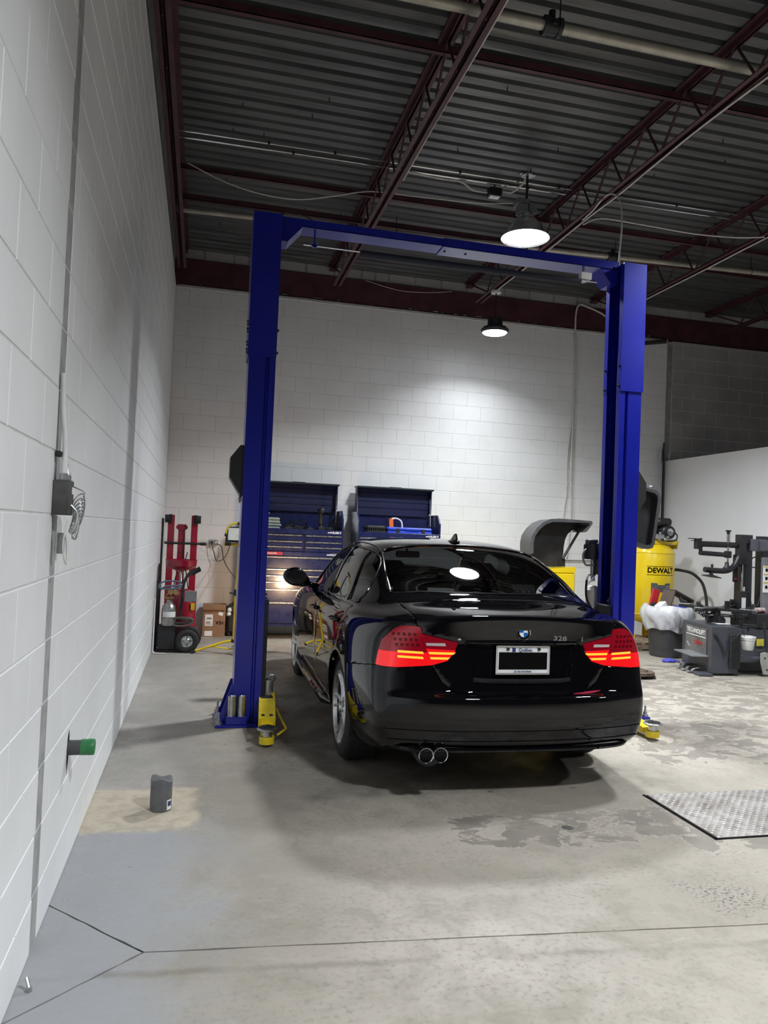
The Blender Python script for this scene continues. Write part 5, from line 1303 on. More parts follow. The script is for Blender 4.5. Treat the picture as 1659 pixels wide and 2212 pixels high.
# compressor
ac = thing('air_compressor', 'tall yellow upright air compressor tank with motor on top, standing on a pallet', 'compressor', (6.70, 9.43, .12))
R_ = .302
m = MB(); m.lathe([(.001, .20), (.12, .205), (.22, .24), (.285, .30), (.298, .345), (R_, .35), (R_, 1.205), (.296, 1.215), (.285, 1.25), (.22, 1.31), (.12, 1.345), (.001, 1.355)], 64); tank = part(ac, 'tank', m, YEL, 40)
m = MB()
for z in (.35, 1.205): m.lathe([(R_-.002, z-.008), (R_+.004, z-.004), (R_+.004, z+.004), (R_-.002, z+.008)], 64)
sub(tank, 'weld_bead', m, YEL, 40)
for a in (250, 340, 160, 70):
    d = math.radians(a); Mx = R3('Z', a)
    m = MB(); m.box(.215, .285, -.05, .05, 0, .02, .002, Mx); m.box(.265, .275, -.05, .05, 0, .33, .002, Mx); m.prism([(.20, .02), (.265, .02), (.265, .20)], -.005, .005, 'y', Mx); part(ac, 'foot', m, YEL, 20)
    m = MB(); m.cyl((.24, 0, .02), (.24, 0, .04), .014, n=6, M=Mx); part(ac, 'foot_bolt', m, GALV)
m = MB(); m.box(-.20, .29, -.17, .17, 1.37, 1.385, .003); m.box(-.20, .29, -.175, -.165, 1.33, 1.385); m.box(.28, .292, -.17, .17, 1.27, 1.40, .003); part(ac, 'top_plate', m, YEL, 20)
mo = MB(); mo.lathe([(.001, -.14), (.085, -.14), (.095, -.12), (.095, .13), (.085, .15), (.001, .15)], 36, TR(.13, -.06, 1.50) @ R3('X', 90)); mot = part(ac, 'motor', mo, STEEL_DK, 40)
m = MB(); m.lathe([(.001, 0), (.05, .002), (.085, -.012), (.096, -.03)], 32, TR(.13, -.21, 1.50) @ R3('X', 90)); sub(mot, 'fan_cover', m, ALU, 40, 'silver fan cover')
m = MB()
for r in (.035, .052, .069):
    m.tube([(.13+r*math.cos(a*PI/10), -.213+(r-.035)*.12, 1.50+r*math.sin(a*PI/10)) for a in range(8, 21)], .004, 6)
m.cyl((.13, -.216, 1.50), (.13, -.205, 1.50), .012, n=12); sub(mot, 'fan_slot', m, BLACK_PL)
m = MB(); m.box(-.01, .22, -.14, .05, 1.585, 1.70, .03); sub(mot, 'capacitor_box', m, BLACK_PL, 40)
m = MB(); m.box(-.10, .04, -.08, .12, 1.385, 1.60, .02); m.box(-.11, .0, -.06, .10, 1.60, 1.74, .02)
part(ac, 'pump', m, STEEL_DK, 25)
m = MB()
for k in range(7): m.box(-.125, .055, -.085, .125, 1.60+k*.02, 1.608+k*.02, .002)
part(ac, 'pump_fin', m, ALU, 0)
m = MB(); m.cyl((-.02, -.20, 1.375), (-.02, -.20, 1.50), .018, n=12); m.box(-.09, .03, -.24, -.17, 1.40, 1.47, .01); m.cyl((.06, -.22, 1.43), (.10, -.22, 1.43), .02, n=12); m.ball((.04, -.23, 1.40), .025, 12); part(ac, 'pressure_switch', m, GALV)
m = MB(); m.tube([(.20, -.18, 1.52), (.25, -.20, 1.46), (.22, -.21, 1.395), (.10, -.23, 1.375), (.0, -.23, 1.39)], .010, 8, 6); part(ac, 'motor_lead', m, WIRE_K)
A0 = math.radians(-98)
m = MB(); m.text('DEWALT', .100, Matrix.Identity(4), .001, bold=.0035)
xs = [v.x for v in m.v]; k_ = .385/(max(xs)-min(xs))
for v in m.v: v.x *= k_
wrap(m, R_, A0, .965, .0012); part(ac, 'maker_name', m, INK, 0, 'black maker lettering')
m = MB(); n = 24
for z in (.905, 1.022):
    b = len(m.v)
    for i in range(n+1):
        for dz in (-.004, .004): m.v.append(Vector((-.20+.40*i/n, z+dz-.965, 0)))
    for i in range(n): m.f.append([b+i*2, b+i*2+2, b+i*2+3, b+i*2+1])
wrap(m, R_, A0, .965, .001); part(ac, 'name_rule', m, INK, 0)
m = MB(); P = [(-.14, .075), (-.06, .075), (-.045, .05), (.045, .05), (.06, .075), (.14, .075), (.14, -.075), (.06, -.075), (.045, -.05), (-.045, -.05), (-.06, -.075), (-.14, -.075)]
cols = [(-.14, .075), (-.10, .075), (-.06, .075), (-.045, .05), (0, .05), (.045, .05), (.06, .075), (.10, .075), (.14, .075)]
for x, h in cols: m.v += [Vector((x, -h, 0)), Vector((x, h, 0))]
m.f = [[2*i, 2*i+2, 2*i+3, 2*i+1] for i in range(len(cols)-1)]
wrap(m, R_, A0, .72, .0012); bd = part(ac, 'emblem', m, M_('emblem_grey', (0.10, 0.10, 0.105), None, 9, 0.4), 40, 'grey black bow-tie shaped emblem')
m = MB()
for xa, xb, z in ((-.125, -.07, .03), (-.13, -.06, -.0), (.07, .125, .03), (.06, .13, 0), (-.035, .035, .01), (-.035, .035, -.025)): 
    b = len(m.v); m.v += [Vector((xa, z-.008, 0)), Vector((xb, z-.008, 0)), Vector((xb, z+.008, 0)), Vector((xa, z+.008, 0))]; m.f.append([b, b+1, b+2, b+3])
wrap(m, R_, A0, .72, .002); o = sub(bd, 'emblem_print', m, ALU, 0); o['kind'] = 'stuff'
m = MB(); m.tube([(7.02, 9.36, 1.10), (7.08, 9.30, 1.095), (7.20, 9.22, 1.06), (7.30, 9.15, .95), (7.33, 9.10, .80), (7.32, 9.05, .62), (7.30, 9.02, .30), (7.24, 9.0, .016)], .021, 10, 6); solo('air_hose', m, RUBBER, 'thick black air hose arching from the yellow compressor to the floor', 'hose')
# metal conduit on the back wall by the partition
cdn = thing('metal_conduit', 'shiny vertical metal conduit with switch box on the back wall beside the partition', 'conduit', (7.41, 10.40, 1.55))
m = MB(); m.cyl((0.03, 0, .16), (0.03, 0, 1.39), .022, n=16); part(cdn, 'pipe', m, CHROME, 40)
m = MB(); m.cyl((.085, .02, .16), (.085, .02, 1.50), .012, n=12); part(cdn, 'thin_pipe', m, STEEL_DK, 40)
m = MB(); m.box(-.05, .12, -.03, .05, 0, .16, .006); part(cdn, 'switch_box', m, GALV, 20)
m = MB(); m.box(.02, .05, -.035, -.028, .05, .11); part(cdn, 'switch', m, BLACK_PL)
m = MB(); m.tube([(7.05, 10.36, 4.57), (7.12, 10.37, 4.585), (7.48, 10.43, 4.66)], .032, 14); sp_ = solo('pipe_stub', m, M_('tar_pipe', (0.05, 0.05, 0.055), (0.03, 0.03, 0.03), 6, 0.6), 'dark pipe stub sticking out under the maroon beam with a pale end', 'pipe')
# black moulded tray hung on the right column
ty_ = thing('plastic_tray', 'black moulded plastic tray with hand slot hung on the right lift column', 'tray', (4.04, 5.87, 1.40))
def loop(poly, w):
    n = len(poly); P = [Vector(p) for p in poly]; out = []
    for i in range(n):
        t0 = (P[i]-P[i-1]).normalized(); t1 = (P[(i+1) % n]-P[i]).normalized()
        n0 = Vector((-t0.y, t0.x)); n1 = Vector((-t1.y, t1.x)); d = (n0+n1)/(1+max(-.3, n0.dot(n1))); out.append(P[i]+d*w)
    return P, out
poly = [(.02, .06), (.27, .0), (.315, .01), (.335, .05), (.385, .44), (.375, .49), (.335, .525), (.02, .585)]
P, Q = loop(poly, .03)
m = MB(); n = len(poly)
for yy in (0, .10):
    m.v += [Vector((p.x, yy, p.y)) for p in P]+[Vector((q.x, yy, q.y)) for q in Q]
for i in range(n):
    j = (i+1) % n; m.f += [[i, j, n+j, n+i], [2*n+i, 3*n+i, 3*n+j, 2*n+j], [i, 2*n+i, 2*n+j, j], [n+i, n+j, 3*n+j, 3*n+i]]
part(ty_, 'rim', m, M_('tray_grey', (0.05, 0.05, 0.05), None, 9, 0.55), 40)
m = MB()
m.prism([(.04, .08), (.27, .03), (.31, .05), (.345, .38), (.04, .38)], .055, .07, 'y'); m.prism([(.04, .38), (.055, .38), (.055, .47), (.04, .48)], .055, .07, 'y'); m.prism([(.135, .38), (.345, .38), (.355, .46), (.135, .46)], .055, .07, 'y'); m.prism([(.04, .47), (.355, .455), (.335, .50), (.04, .55)], .055, .07, 'y')
part(ty_, 'panel', m, BLACK_PL, 0)
m = MB(); m.ball((.315, .05, .545), .024, 16); part(ty_, 'knob', m, CHROME, 60)
# dustbin
bn = thing('trash_can', 'dark grey round dustbin lined with a white plastic bag', 'bin', (6.44, 8.66, 0))
m = MB(); m.lathe([(.001, .005), (.20, .0), (.212, .02), (.250, .60), (.262, .615), (.262, .635), (.24, .635), (.236, .60), (.198, .04), (.001, .03)], 48)
for i, v in enumerate(m.v):
    a = math.atan2(v.y, v.x); k = 1-.012*(1 if (int((a+PI)/(2*PI)*24) % 2) else 0)
    if .05 < v.z < .58: v.x *= k; v.y *= k
part(bn, 'can', m, M_('bin_grey', (0.06, 0.062, 0.066), (0.045, 0.046, 0.05), 7, 0.5), 40)
m = MB(); rb = random.Random(11); N = 72
prof = [(.225, .60), (.25, .655), (.285, .66), (.325, .60), (.330, .53), (.305, .45), (.285, .385), (.268, .35)]
ph = [rb.uniform(0, 6) for _ in range(6)]
for i in range(N):
    a = 2*PI*i/N
    for k, (r, z) in enumerate(prof):
        w = .010*math.sin(9*a+ph[0]+z*22)+.008*math.sin(17*a+ph[1]-z*30)+.005*math.sin(31*a+ph[2]+z*12)
        zz = z+(.02*math.sin(3*a+ph[3])+.012*math.sin(7*a+ph[4]) if k > 4 else .012*math.sin(4*a+ph[5]) if 0 < k < 3 else 0)
        m.v.append(Vector(((r+w*min(1, k*.35))*math.cos(a), (r+w*min(1, k*.35))*math.sin(a), zz)))
L_ = len(prof)
for i in range(N):
    for k in range(L_-1): m.f.append([i*L_+k, ((i+1) % N)*L_+k, ((i+1) % N)*L_+k+1, i*L_+k+1])
bgm = M_('bag_white', (0.62, 0.63, 0.65), (0.50, 0.51, 0.54), 5, 0.30)
part(bn, 'bag', m, bgm, 60, 'white plastic bag')
m = MB(); m.lathe([(.001, .56), (.235, .56)], 32); part(bn, 'rubbish', m, M_('rubbish_dark', (0.05, 0.05, 0.05), None, 20, 0.8), 0)
# things in the bin
m = MB(); Mx = TR(6.50, 8.66, .58) @ R3('Z', 12) @ R3('Y', 22); m.box(-.15, -.13, -.10, .10, 0, .25, .002, Mx); m.box(-.15, .22, -.10, .10, .235, .255, .002, Mx); m.box(.20, .22, -.10, .10, .10, .255, .002, Mx); solo('bent_cardboard', m, M_('dark_card', (0.10, 0.075, 0.06), None, 8, 0.85), 'dark brown bent cardboard sticking out of the dustbin', 'cardboard', ang=0)
m = MB(); m.box(-.05, .05, -.02, .02, 0, .26, .003, TR(6.30, 8.80, .60) @ R3('Y', 14)); solo('red_carton', m, M_('carton_red', (0.50, 0.02, 0.03), None, 8, 0.6), 'red carton poking out behind the cardboard in the dustbin', 'carton', ang=0)
GLOVE = M_('nitrile_blue', (0.06, 0.07, 0.42), (0.045, 0.05, 0.33), 14, 0.5)
def glove(name, c, r, lab, seed):
    m = MB(); rg = random.Random(seed); m.ball((0, 0, 0), 1, 20, (r, r*.62, r*.28))
    for v in m.v:
        f = 1+.28*math.sin(v.x/r*5+rg.random())*math.cos(v.y/r*6); v.z = v.z*f+r*.10*math.sin(v.x/r*9+v.y/r*7); v.y *= 1+.2*math.sin(v.x/r*4)
        v.z = max(v.z, -r*.2)
    for k in range(4):
        a = -.6+k*.4; m.tube([(r*.6, r*.2*(k-1.5), 0), (r*1.1, r*.35*(k-1.5), r*.05), (r*1.45+.01*k, r*.5*(k-1.5), -r*.08)], [r*.16, r*.14, r*.10], 8, 3)
    zmin = min(v.z for v in m.v)
    for v in m.v: v.z -= zmin
    m.v = [v+Vector(c) for v in m.v]
    return solo(name, m, GLOVE, lab, 'glove', ang=60)
glove('nitrile_glove', (6.16, 8.20, 0.0), .085, 'crumpled purple blue glove lying on the floor by the dustbin', 3)
glove('discarded_glove', (6.50, 8.50, .625), .085, 'crumpled purple blue glove lying on the dustbin rubbish', 5)
m = MB(); m.box(-.07, .07, -.05, .05, 0, .10, .01, TR(6.30, 8.56, .60) @ R3('Y', -25) @ R3('Z', 20)); solo('white_wrapper', m, WHITE_PAPER, 'white paper wrapper in the dustbin', 'wrapper')
m = MB(); m.cyl((6.27, 8.70, .665), (6.20, 8.64, .66), .030, n=14); solo('black_tube', m, BLACK_PL, 'short black tube lying in the dustbin beside the white wrapper', 'tube')
# tyre changer
DKG = M_('changer_grey', (0.060, 0.064, 0.078), (0.048, 0.052, 0.064), 5, 0.38, rvar=0.06)
DKB = M_('changer_black', (0.016, 0.016, 0.019), (0.012, 0.012, 0.014), 9, 0.4)
tc_ = thing('tyre_changer', 'dark grey tyre changing machine with round clamp table, tower and swing arms', 'tyre changer', (6.60, 7.70, 0))
def C(name, m, mt, ang=25, lab=None): return part(tc_, name, m, mt, ang, lab, world=True)
def CS(p, name, m, mt, ang=25, lab=None): return sub(p, name, m, mt, ang, lab, tc_)
A = Vector((6.10, 7.33, 0)); Bk = Vector((6.24, 8.05, 0)); Fr = Vector((6.97, 7.24, 0)); dl = (A-Bk).normalized(); df = (Fr-A).normalized()
m = MB(); m.prism([(A.x, A.y), (6.42, 7.297), (6.56, 8.01), (Bk.x, Bk.y)], .03, .545, 'z'); m.prism([(6.42, 7.50), (7.02, 7.44), (7.10, 7.95), (6.56, 8.01)], .03, .50, 'z'); m.box(6.14, 6.5, 7.36, 7.95, 0, .03); m.box(6.5, 7.0, 7.50, 7.9, 0, .03); cab = C('cabinet', m, DKG)
m = MB(); m.prism([(6.42, 7.31), (7.02, 7.25), (7.02, 7.44), (6.42, 7.50)], .22, .285, 'z'); CS(cab, 'side_shelf', m, DKG)
Ml = frame((Bk.x-.004, Bk.y, 0), dl)
m = MB(); m.box(.10, .62, .20, .505, 0, .004, 0, Ml); lbp = CS(cab, 'name_plate', m, M_('plate_silver', (0.30, 0.30, 0.31), (0.10, 0.10, 0.105), 3, 0.35, 0.6), 0, 'brushed silver and black name plate')
m = MB(); m.text('TECHNOLIFT', .072, Ml @ TR(.36, .452, .0055), .001, bold=.002, sx=1.05); m.box(.12, .60, .398, .408, .0045, .0055, 0, Ml); CS(lbp, 'maker_name', m, INK_W, 0, 'white maker lettering')
m = MB(); m.text('T-3000 B', .058, Ml @ TR(.42, .325, .0055), .001, bold=.0015); CS(lbp, 'model_name', m, INK_R, 0, 'red model lettering')
m = MB()
for k in range(5): m.box(.13+k*.012, .17+k*.014, .30-k*.01, .304-k*.01, .0045, .0055, 0, Ml)
o = CS(lbp, 'stripe', m, INK_W, 0); o['kind'] = 'stuff'
m = MB(); m.box(.20, .68, .195, .212, -.005, .19, .004, Ml); C('pedal_shelf', m, M_('shelf_grey', (0.16, 0.165, 0.17), None, 9, 0.5), 20, 'grey folded step shelf')
for k in range(3):
    x = .30+k*.13; m = MB(); m.tube([Ml @ Vector((x, .05, -.02)), Ml @ Vector((x+.01, .055, .08)), Ml @ Vector((x+.02, .03, .15))], .012, 8, 4); m.box(x-.01, x+.05, .012, .028, .13, .20, .004, Ml); C('pedal', m, GALV, 30)
m = MB(); m.box(.60, .80, .0, .03, .0, .16, .004, Ml); C('foot_bracket', m, DKG)
# bead blade leaning on the front
m = MB(); m.tube([(6.12, 7.312, .47), (6.20, 7.295, .36), (6.235, 7.285, .24)], [.008, .016, .007], 8, 4); m.tube([(6.235, 7.285, .235), (6.275, 7.29, .33), (6.285, 7.295, .40)], .004, 6, 3); C('lever_blade', m, STEEL_DK)
m = MB(); m.box(6.30, 6.43, 7.268, 7.298, .09, .47, .006, None); pad = C('rubber_pad', m, RUBBER, 20, 'black ribbed rubber pad')
for k in range(11):
    m = MB(); m.box(-.085, .085, -.008, .0, -.008, .008, .002, TR(6.365, 7.268, .13+k*.031) @ R3('Y', -38)); o = CS(pad, 'rib', m, RUBBER, 0)
    for v in o.data.vertices: v.co.x = max(6.303-6.60, min(6.427-6.60, v.co.x))
m = MB(); m.cyl((6.43, 7.34, .19), (7.0, 7.28, .19), .045, n=18); m.box(6.43, 6.50, 7.28, 7.36, .16, .24, .006); C('breaker_arm', m, DKG)
m = MB(); m.prism([(6.66, .27), (6.74, .285), (6.82, .22), (6.825, .11), (6.775, .03), (6.70, .035), (6.66, .17)], 7.215, 7.232, 'y'); bl = C('breaker_shoe', m, M_('shoe_pale', (0.40, 0.40, 0.37), (0.30, 0.30, 0.28), 8, 0.5), 20, 'pale grey bead breaker shoe')
m = MB()
for x, z in ((6.705, .215), (6.735, .085)): m.cyl((x, 7.210, z), (x, 7.216, z), .009, n=10)
CS(bl, 'bolt_hole', m, INK)
m = MB(); m.tube([(6.735, 7.225, .27), (6.725, 7.235, .45), (6.715, 7.245, .56)], .012, 10); m.cyl((6.715, 7.247, .54), (6.713, 7.25, .61), .017, n=10); CS(bl, 'shoe_handle', m, STEEL_DK)
m = MB(); m.box(6.78, 6.87, 7.428, 7.436, .32, .40); CS(cab, 'notice', m, M_('notice_yellow', (0.72, 0.62, 0.05), None, 9, 0.5), 0, 'yellow notice')
m = MB(); m.tube([(6.53, 7.36, .565), (6.68, 7.33, .555)], .022, 10); m.cyl((6.60, 7.36, .50), (6.60, 7.345, .56), .012, n=8); C('side_lever', m, DKB)
# clamp table
tcx, tcy, tz = 6.50, 7.80, .545
m = MB(); m.lathe([(.001, 0), (.10, 0), (.10, .05), (.06, .07), (.055, .15), (.001, .15)], 28, TR(tcx, tcy, tz)); C('table_hub', m, DKB, 40)
for k in range(4):
    Mx = TR(tcx, tcy, tz) @ R3('Z', 28+k*90)
    m = MB(); m.box(-.045, .045, .03, .44, .145, .18, .006, Mx); am = C('table_arm', m, DKB)
    m = MB(); m.box(-.05, .05, .30, .44, .18, .193, .004, Mx); CS(am, 'slide', m, ALU)
    m = MB(); m.prism([(.36, .19), (.43, .19), (.455, .245), (.435, .262), (.425, .235), (.36, .215)], -.022, .022, 'x', Mx); CS(am, 'jaw', m, DKB)
m = MB(); m.box(-.035, .035, -.012, .012, .19, .28, .006, TR(tcx-.06, tcy-.28, tz)); m.cyl((tcx-.06, tcy-.28, tz+.17), (tcx-.06, tcy-.28, tz+.20), .02, n=12); C('jaw_block', m, DKB)
for sx in (-1, 1):
    m = MB(); m.cyl((tcx, tcy, tz+.09), (tcx+sx*.20, tcy-.04, tz+.085), .024, n=14); C('clamp_cylinder', m, CHROME, 40)
    m = MB(); P = []
    for k in range(46):
        a = k*2*PI/9; u = k/45; P.append((tcx+sx*(.16+.20*u)+.0, tcy-.10+.03*math.cos(a), tz+.07+.10*u*(1 if sx < 0 else .2)+.03*math.sin(a)))
    m.tube(P, .006, 6, 2); C('coiled_air_line', m, WIRE_K)
m = MB(); m.cyl((tcx, tcy-.02, tz+.03), (tcx, tcy-.12, tz+.03), .05, n=20); C('rotary_valve', m, DKB)
# tower with arms
m = MB(); m.box(7.00, 7.15, 7.98, 8.12, .50, 1.61, .006); tw = C('tower', m, DKB)
m = MB(); m.prism([(6.98, .0), (7.17, .0), (7.17, .56), (7.13, .80), (7.02, .80), (6.98, .56)], 7.96, 8.14, 'y'); CS(tw, 'tower_base', m, DKB)
m = MB(); m.box(6.93, 7.03, 7.94, 8.02, 1.24, 1.55, .006); m.box(6.955, 7.10, 7.955, 8.0, 1.50, 1.555, .004); m.box(6.96, 7.08, 7.96, 7.99, 1.215, 1.235, .003); CS(tw, 'arm_carrier', m, DKB)
m = MB(); m.cyl((6.99, 7.965, .90), (6.99, 7.965, 1.24), .011, n=10); CS(tw, 'slide_rod', m, CHROME)
m = MB(); m.box(6.905, 7.03, 7.86, 7.98, .70, .915, .006); bxc = CS(tw, 'control_box', m, DKB)
m = MB(); m.box(6.91, 6.965, 7.856, 7.861, .715, .84); CS(tw, 'control_label', m, WHITE_PAPER, 0, 'white label')
m = MB(); m.box(7.02, 7.045, 7.974, 7.981, .915, .965); CS(tw, 'small_label', m, WHITE_PAPER, 0, 'white label')
m = MB(); m.cyl((6.40, 8.0, 1.475), (6.95, 8.0, 1.475), .036, n=20); m.box(6.345, 6.405, 7.965, 8.035, 1.41, 1.535, .005); m.box(6.25, 6.43, 7.975, 8.025, 1.530, 1.540, .003); m.box(6.29, 6.345, 7.98, 8.02, 1.508, 1.516, .002); ua = C('upper_arm', m, DKB, 35)
m = MB(); m.cyl((6.42, 8.0, 1.51), (6.42, 8.0, 1.545), .012, n=10); m.cyl((6.42, 8.0, 1.44), (6.42, 8.0, 1.36), .022, n=12); CS(ua, 'pivot', m, DKB)
m = MB(); m.cyl((6.40, 7.985, 1.365), (6.78, 7.985, 1.352), .029, n=18); m.box(6.76, 6.83, 7.95, 8.02, 1.315, 1.40, .01); C('middle_arm', m, DKB, 35)
m = MB(); m.cyl((6.795, 7.985, 1.20), (6.795, 7.985, 1.63), .013, n=12); pr = C('press_rod', m, CHROME, 40)
m = MB(); P = []
for k in range(90):
    a = k*2*PI/9; P.append((6.795+.024*math.cos(a), 7.985+.024*math.sin(a), 1.43+.17*k/89))
m.tube(P, .0028, 5); CS(pr, 'spring', m, CHROME)
m = MB(); m.lathe([(.001, -.05), (.018, -.05), (.02, -.02), (.034, -.012), (.034, 0), (.001, .004)], 20, TR(6.795, 7.985, 1.655)); CS(pr, 'knob', m, DKB, 40)
m = MB(); m.lathe([(.001, .10), (.02, .10), (.028, .05), (.05, .02), (.075, .0), (.001, 0)], 24, TR(6.785, 7.985, 1.165)); CS(pr, 'cone', m, STEEL_DK, 40)
m = MB(); m.tube([(6.46, 7.97, 1.165), (6.62, 7.97, 1.155), (6.78, 7.97, 1.16), (6.88, 7.975, 1.22), (6.95, 7.98, 1.33), (6.98, 7.98, 1.36)], [.032, .033, .034, .034, .034, .034], 16, 5); la = C('lower_arm', m, DKB, 40)
m = MB(); m.lathe([(.001, .015), (.02, .02), (.06, .012), (.115, 0), (.115, -.008), (.001, -.015)], 32, TR(6.545, 7.95, 1.085) @ R3('Y', 8)); m.cyl((6.55, 7.96, 1.09), (6.55, 7.965, 1.15), .022, n=12); CS(la, 'press_disc', m, DKB, 40)
m = MB(); m.ball((6.565, 7.97, 1.215), .016, 12, (1, 1, 1.5)); m.cyl((6.565, 7.97, 1.19), (6.57, 7.97, 1.205), .008, n=8); CS(la, 'release_knob', m, DKB, 60)
m = MB(); m.box(6.905, 6.965, 8.0, 8.04, 1.02, 1.36, .01); ctl = C('hanging_control', m, DKB)
m = MB(); m.cyl((6.925, 7.992, 1.06), (6.925, 8.0, 1.06), .013, n=12); CS(ctl, 'button', m, INK_R, 40, 'red button')
m = MB(); m.box(7.09, 7.32, 7.93, 8.05, 1.41, 1.56, .006); m.box(7.20, 7.50, 7.90, 8.07, 1.42, 1.55, .006); C('helper_head', m, M_('helper_grey', (0.10, 0.10, 0.125), None, 8, 0.4))
m = MB(); m.box(7.30, 7.44, 8.0, 8.12, .0, 1.60, .006); C('helper_tower', m, DKB)
m = MB(); m.tube([(7.15, 8.02, 1.30), (7.19, 8.0, 1.335), (7.25, 8.0, 1.33), (7.30, 8.02, 1.29)], .008, 8, 5); m.tube([(7.15, 8.02, 1.21), (7.31, 8.02, 1.205)], .007, 8); C('air_line', m, WIRE_K)
for k in range(2):
    m = MB(); m.tube([(7.30-k*.03, 7.95, .90), (7.24-k*.03, 7.93, .76), (7.17-k*.02, 7.92, .66)], .012, 8); C('brace_rod', m, DKB)
# instruction panel with stickers, in front of the helper tower
m = MB(); m.box(7.10, 7.24, 7.72, 7.78, .62, 1.34, .006); ip = C('panel_post', m, M_('post_grey', (0.17, 0.175, 0.19), None, 8, 0.45), 20)
m = MB(); m.box(7.085, 7.17, 7.71, 7.72, .92, 1.24); pn_ = CS(ip, 'sticker_panel', m, WHITE_PAPER, 0, 'white instruction stickers')
m = MB(); m.box(7.175, 7.25, 7.708, 7.718, .80, 1.26); CS(ip, 'sticker_panel', m, WHITE_PAPER, 0, 'white instruction stickers')
m = MB()
for z in (1.235, 1.145, 1.045): m.box(7.085, 7.17, 7.706, 7.711, z-.012, z)
CS(ip, 'sticker_stripe', m, M_('stripe_mix', (0.55, 0.42, 0.05), None, 9, 0.5), 0)
m = MB()
for z in (1.19, 1.09, .985): m.box(7.11, 7.14, 7.706, 7.711, z-.018, z+.018)
for z in (1.2, 1.1, 1.0, .9): m.box(7.19, 7.24, 7.703, 7.709, z-.02, z+.012)
CS(ip, 'sticker_picture', m, INK, 0)
m = MB()
for z in (1.25, 1.05, .86): m.box(7.178, 7.248, 7.703, 7.709, z-.014, z+.006)
CS(ip, 'sticker_band', m, INK_R, 0)
m = MB(); m.box(6.86, 7.10, 7.52, 7.84, .505, .68, .008); C('parts_box', m, DKB, 20, 'black parts box')
# loose things on the machine
bk = thing('white_bucket', 'small white plastic bucket on the ledge of the tyre changer', 'bucket', (6.59, 7.365, .286))
m = MB(); m.lathe([(.001, 0), (.068, 0), (.072, .006), (.088, .135), (.094, .137), (.094, .155), (.088, .157), (.084, .150), (.068, .01), (.001, .008)], 36); part(bk, 'pail', m, WHITE_PL, 40)
m = MB(); m.lathe([(.084, .118), (.0915, .118), (.0915, .126), (.085, .126)], 36); part(bk, 'rim_ring', m, WHITE_PL, 40)
m = MB(); m.cyl((.02, 0, .012), (-.09, -.01, .27), .004, n=8); part(bk, 'stirring_stick', m, STEEL_DK)
m = MB(); m.cyl((6.90, 7.62, .713), (7.05, 7.66, .713), .032, n=20); m.cyl((6.875, 7.613, .713), (6.90, 7.62, .713), .022, n=16); cn_ = solo('spray_can', m, M_('can_print', (0.62, 0.60, 0.58), (0.30, 0.02, 0.03), 22, 0.3, 0.3), 'spray can lying on its side on the black parts box', 'spray can')
m = MB(); m.prism([(6.40, .545), (6.40, .548), (6.56, .548), (6.56, .545)], 7.60, 7.74, 'y'); solo('paper_sheet', m, WHITE_PAPER, 'white paper sheet lying under the clamp table', 'paper', ang=0)
# brake discs on the floor behind the car
def disc(x, y, z, r, lab, tilt=0):
    Mx = TR(x, y, z) @ R3('X', tilt)
    t = thing('brake_disc', lab, 'brake disc', (x, y, z))
    m = MB(); m.lathe([(.03, .0), (r, .0), (r, .012), (r-.006, .013), (r-.006, .019), (r, .020), (r, .032), (.085, .032), (.08, .05), (.035, .05), (.03, .0)], 44, R3('X', tilt)); part(t, 'rotor', m, M_('rust', (0.17, 0.115, 0.08), (0.10, 0.08, 0.065), 12, 0.7, 0.4), 40)
    m = MB()
    for k in range(5): m.cyl((.055*math.cos(k*1.256), .055*math.sin(k*1.256), .049), (.055*math.cos(k*1.256), .055*math.sin(k*1.256), .052), .007, n=8, M=R3('X', tilt))
    part(t, 'bolt_hole', m, INK)
    return t
disc(5.17, 7.27, .036, .15, 'rusty brake disc resting on top of the brake pads behind the car')
for k, (x, y, a) in enumerate(((5.12, 7.19, 10), (5.25, 7.20, -25), (5.22, 7.34, 60), (5.10, 7.33, 100))):
    m = MB(); Mx = TR(x, y, 0) @ R3('Z', a); m.box(-.06, .06, -.025, .025, 0, .007, .001, Mx); m.box(-.052, .052, -.022, .022, .007, .018, .003, Mx)
    if k < 2: m.box(-.052, .052, -.022, .022, .018, .036, .003, Mx)
    else: m.box(-.052, .052, -.022, .022, .018, .036, .003, Mx)
    solo('brake_pad', m, STEEL_DK, 'worn dark brake pad on the floor beneath the rusty brake disc', 'brake pad', 'old brake pads')
# yellow cabinet and wheel balancer behind the car
yc = thing('yellow_cabinet', 'yellow steel cabinet against the back wall behind the car', 'cabinet', (4.10, 9.85, 0))
m = MB(); m.box(-.38, .38, -.25, .25, .05, 1.13, .008); m.box(-.34, .34, -.22, .22, 0, .05); part(yc, 'body', m, YEL, 20)
for s in (-1, 1):
    m = MB(); m.box(s*.19-.18, s*.19+.18, -.268, -.252, .09, 1.09, .004); d = part(yc, 'door', m, YEL, 20)
    m = MB(); m.box(s*.035-.01, s*.035+.01, -.29, -.268, .55, .68, .004); sub(d, 'handle', m, STEEL_DK)
wb = thing('wheel_balancer', 'wheel balancer with yellow body and raised black plastic wheel guard', 'wheel balancer', (5.05, 9.35, 0))
m = MB(); m.box(-.30, .31, -.22, .30, 0, 1.02, .02); m.prism([(-.30, 1.02), (.31, 1.02), (.31, 1.10), (-.30, 1.05)], -.22, .30, 'y'); part(wb, 'body', m, YEL, 20)
m = MB(); m.cyl((-.30, 0, .86), (-.48, 0, .86), .03, n=16); m.lathe([(.001, 0), (.09, 0), (.09, .02), (.001, .02)], 24, TR(-.32, 0, .86) @ R3('Y', -90)); part(wb, 'shaft', m, CHROME, 40)
GRD = M_('guard_black', (0.022, 0.022, 0.024), (0.014, 0.014, 0.016), 6, 0.5)
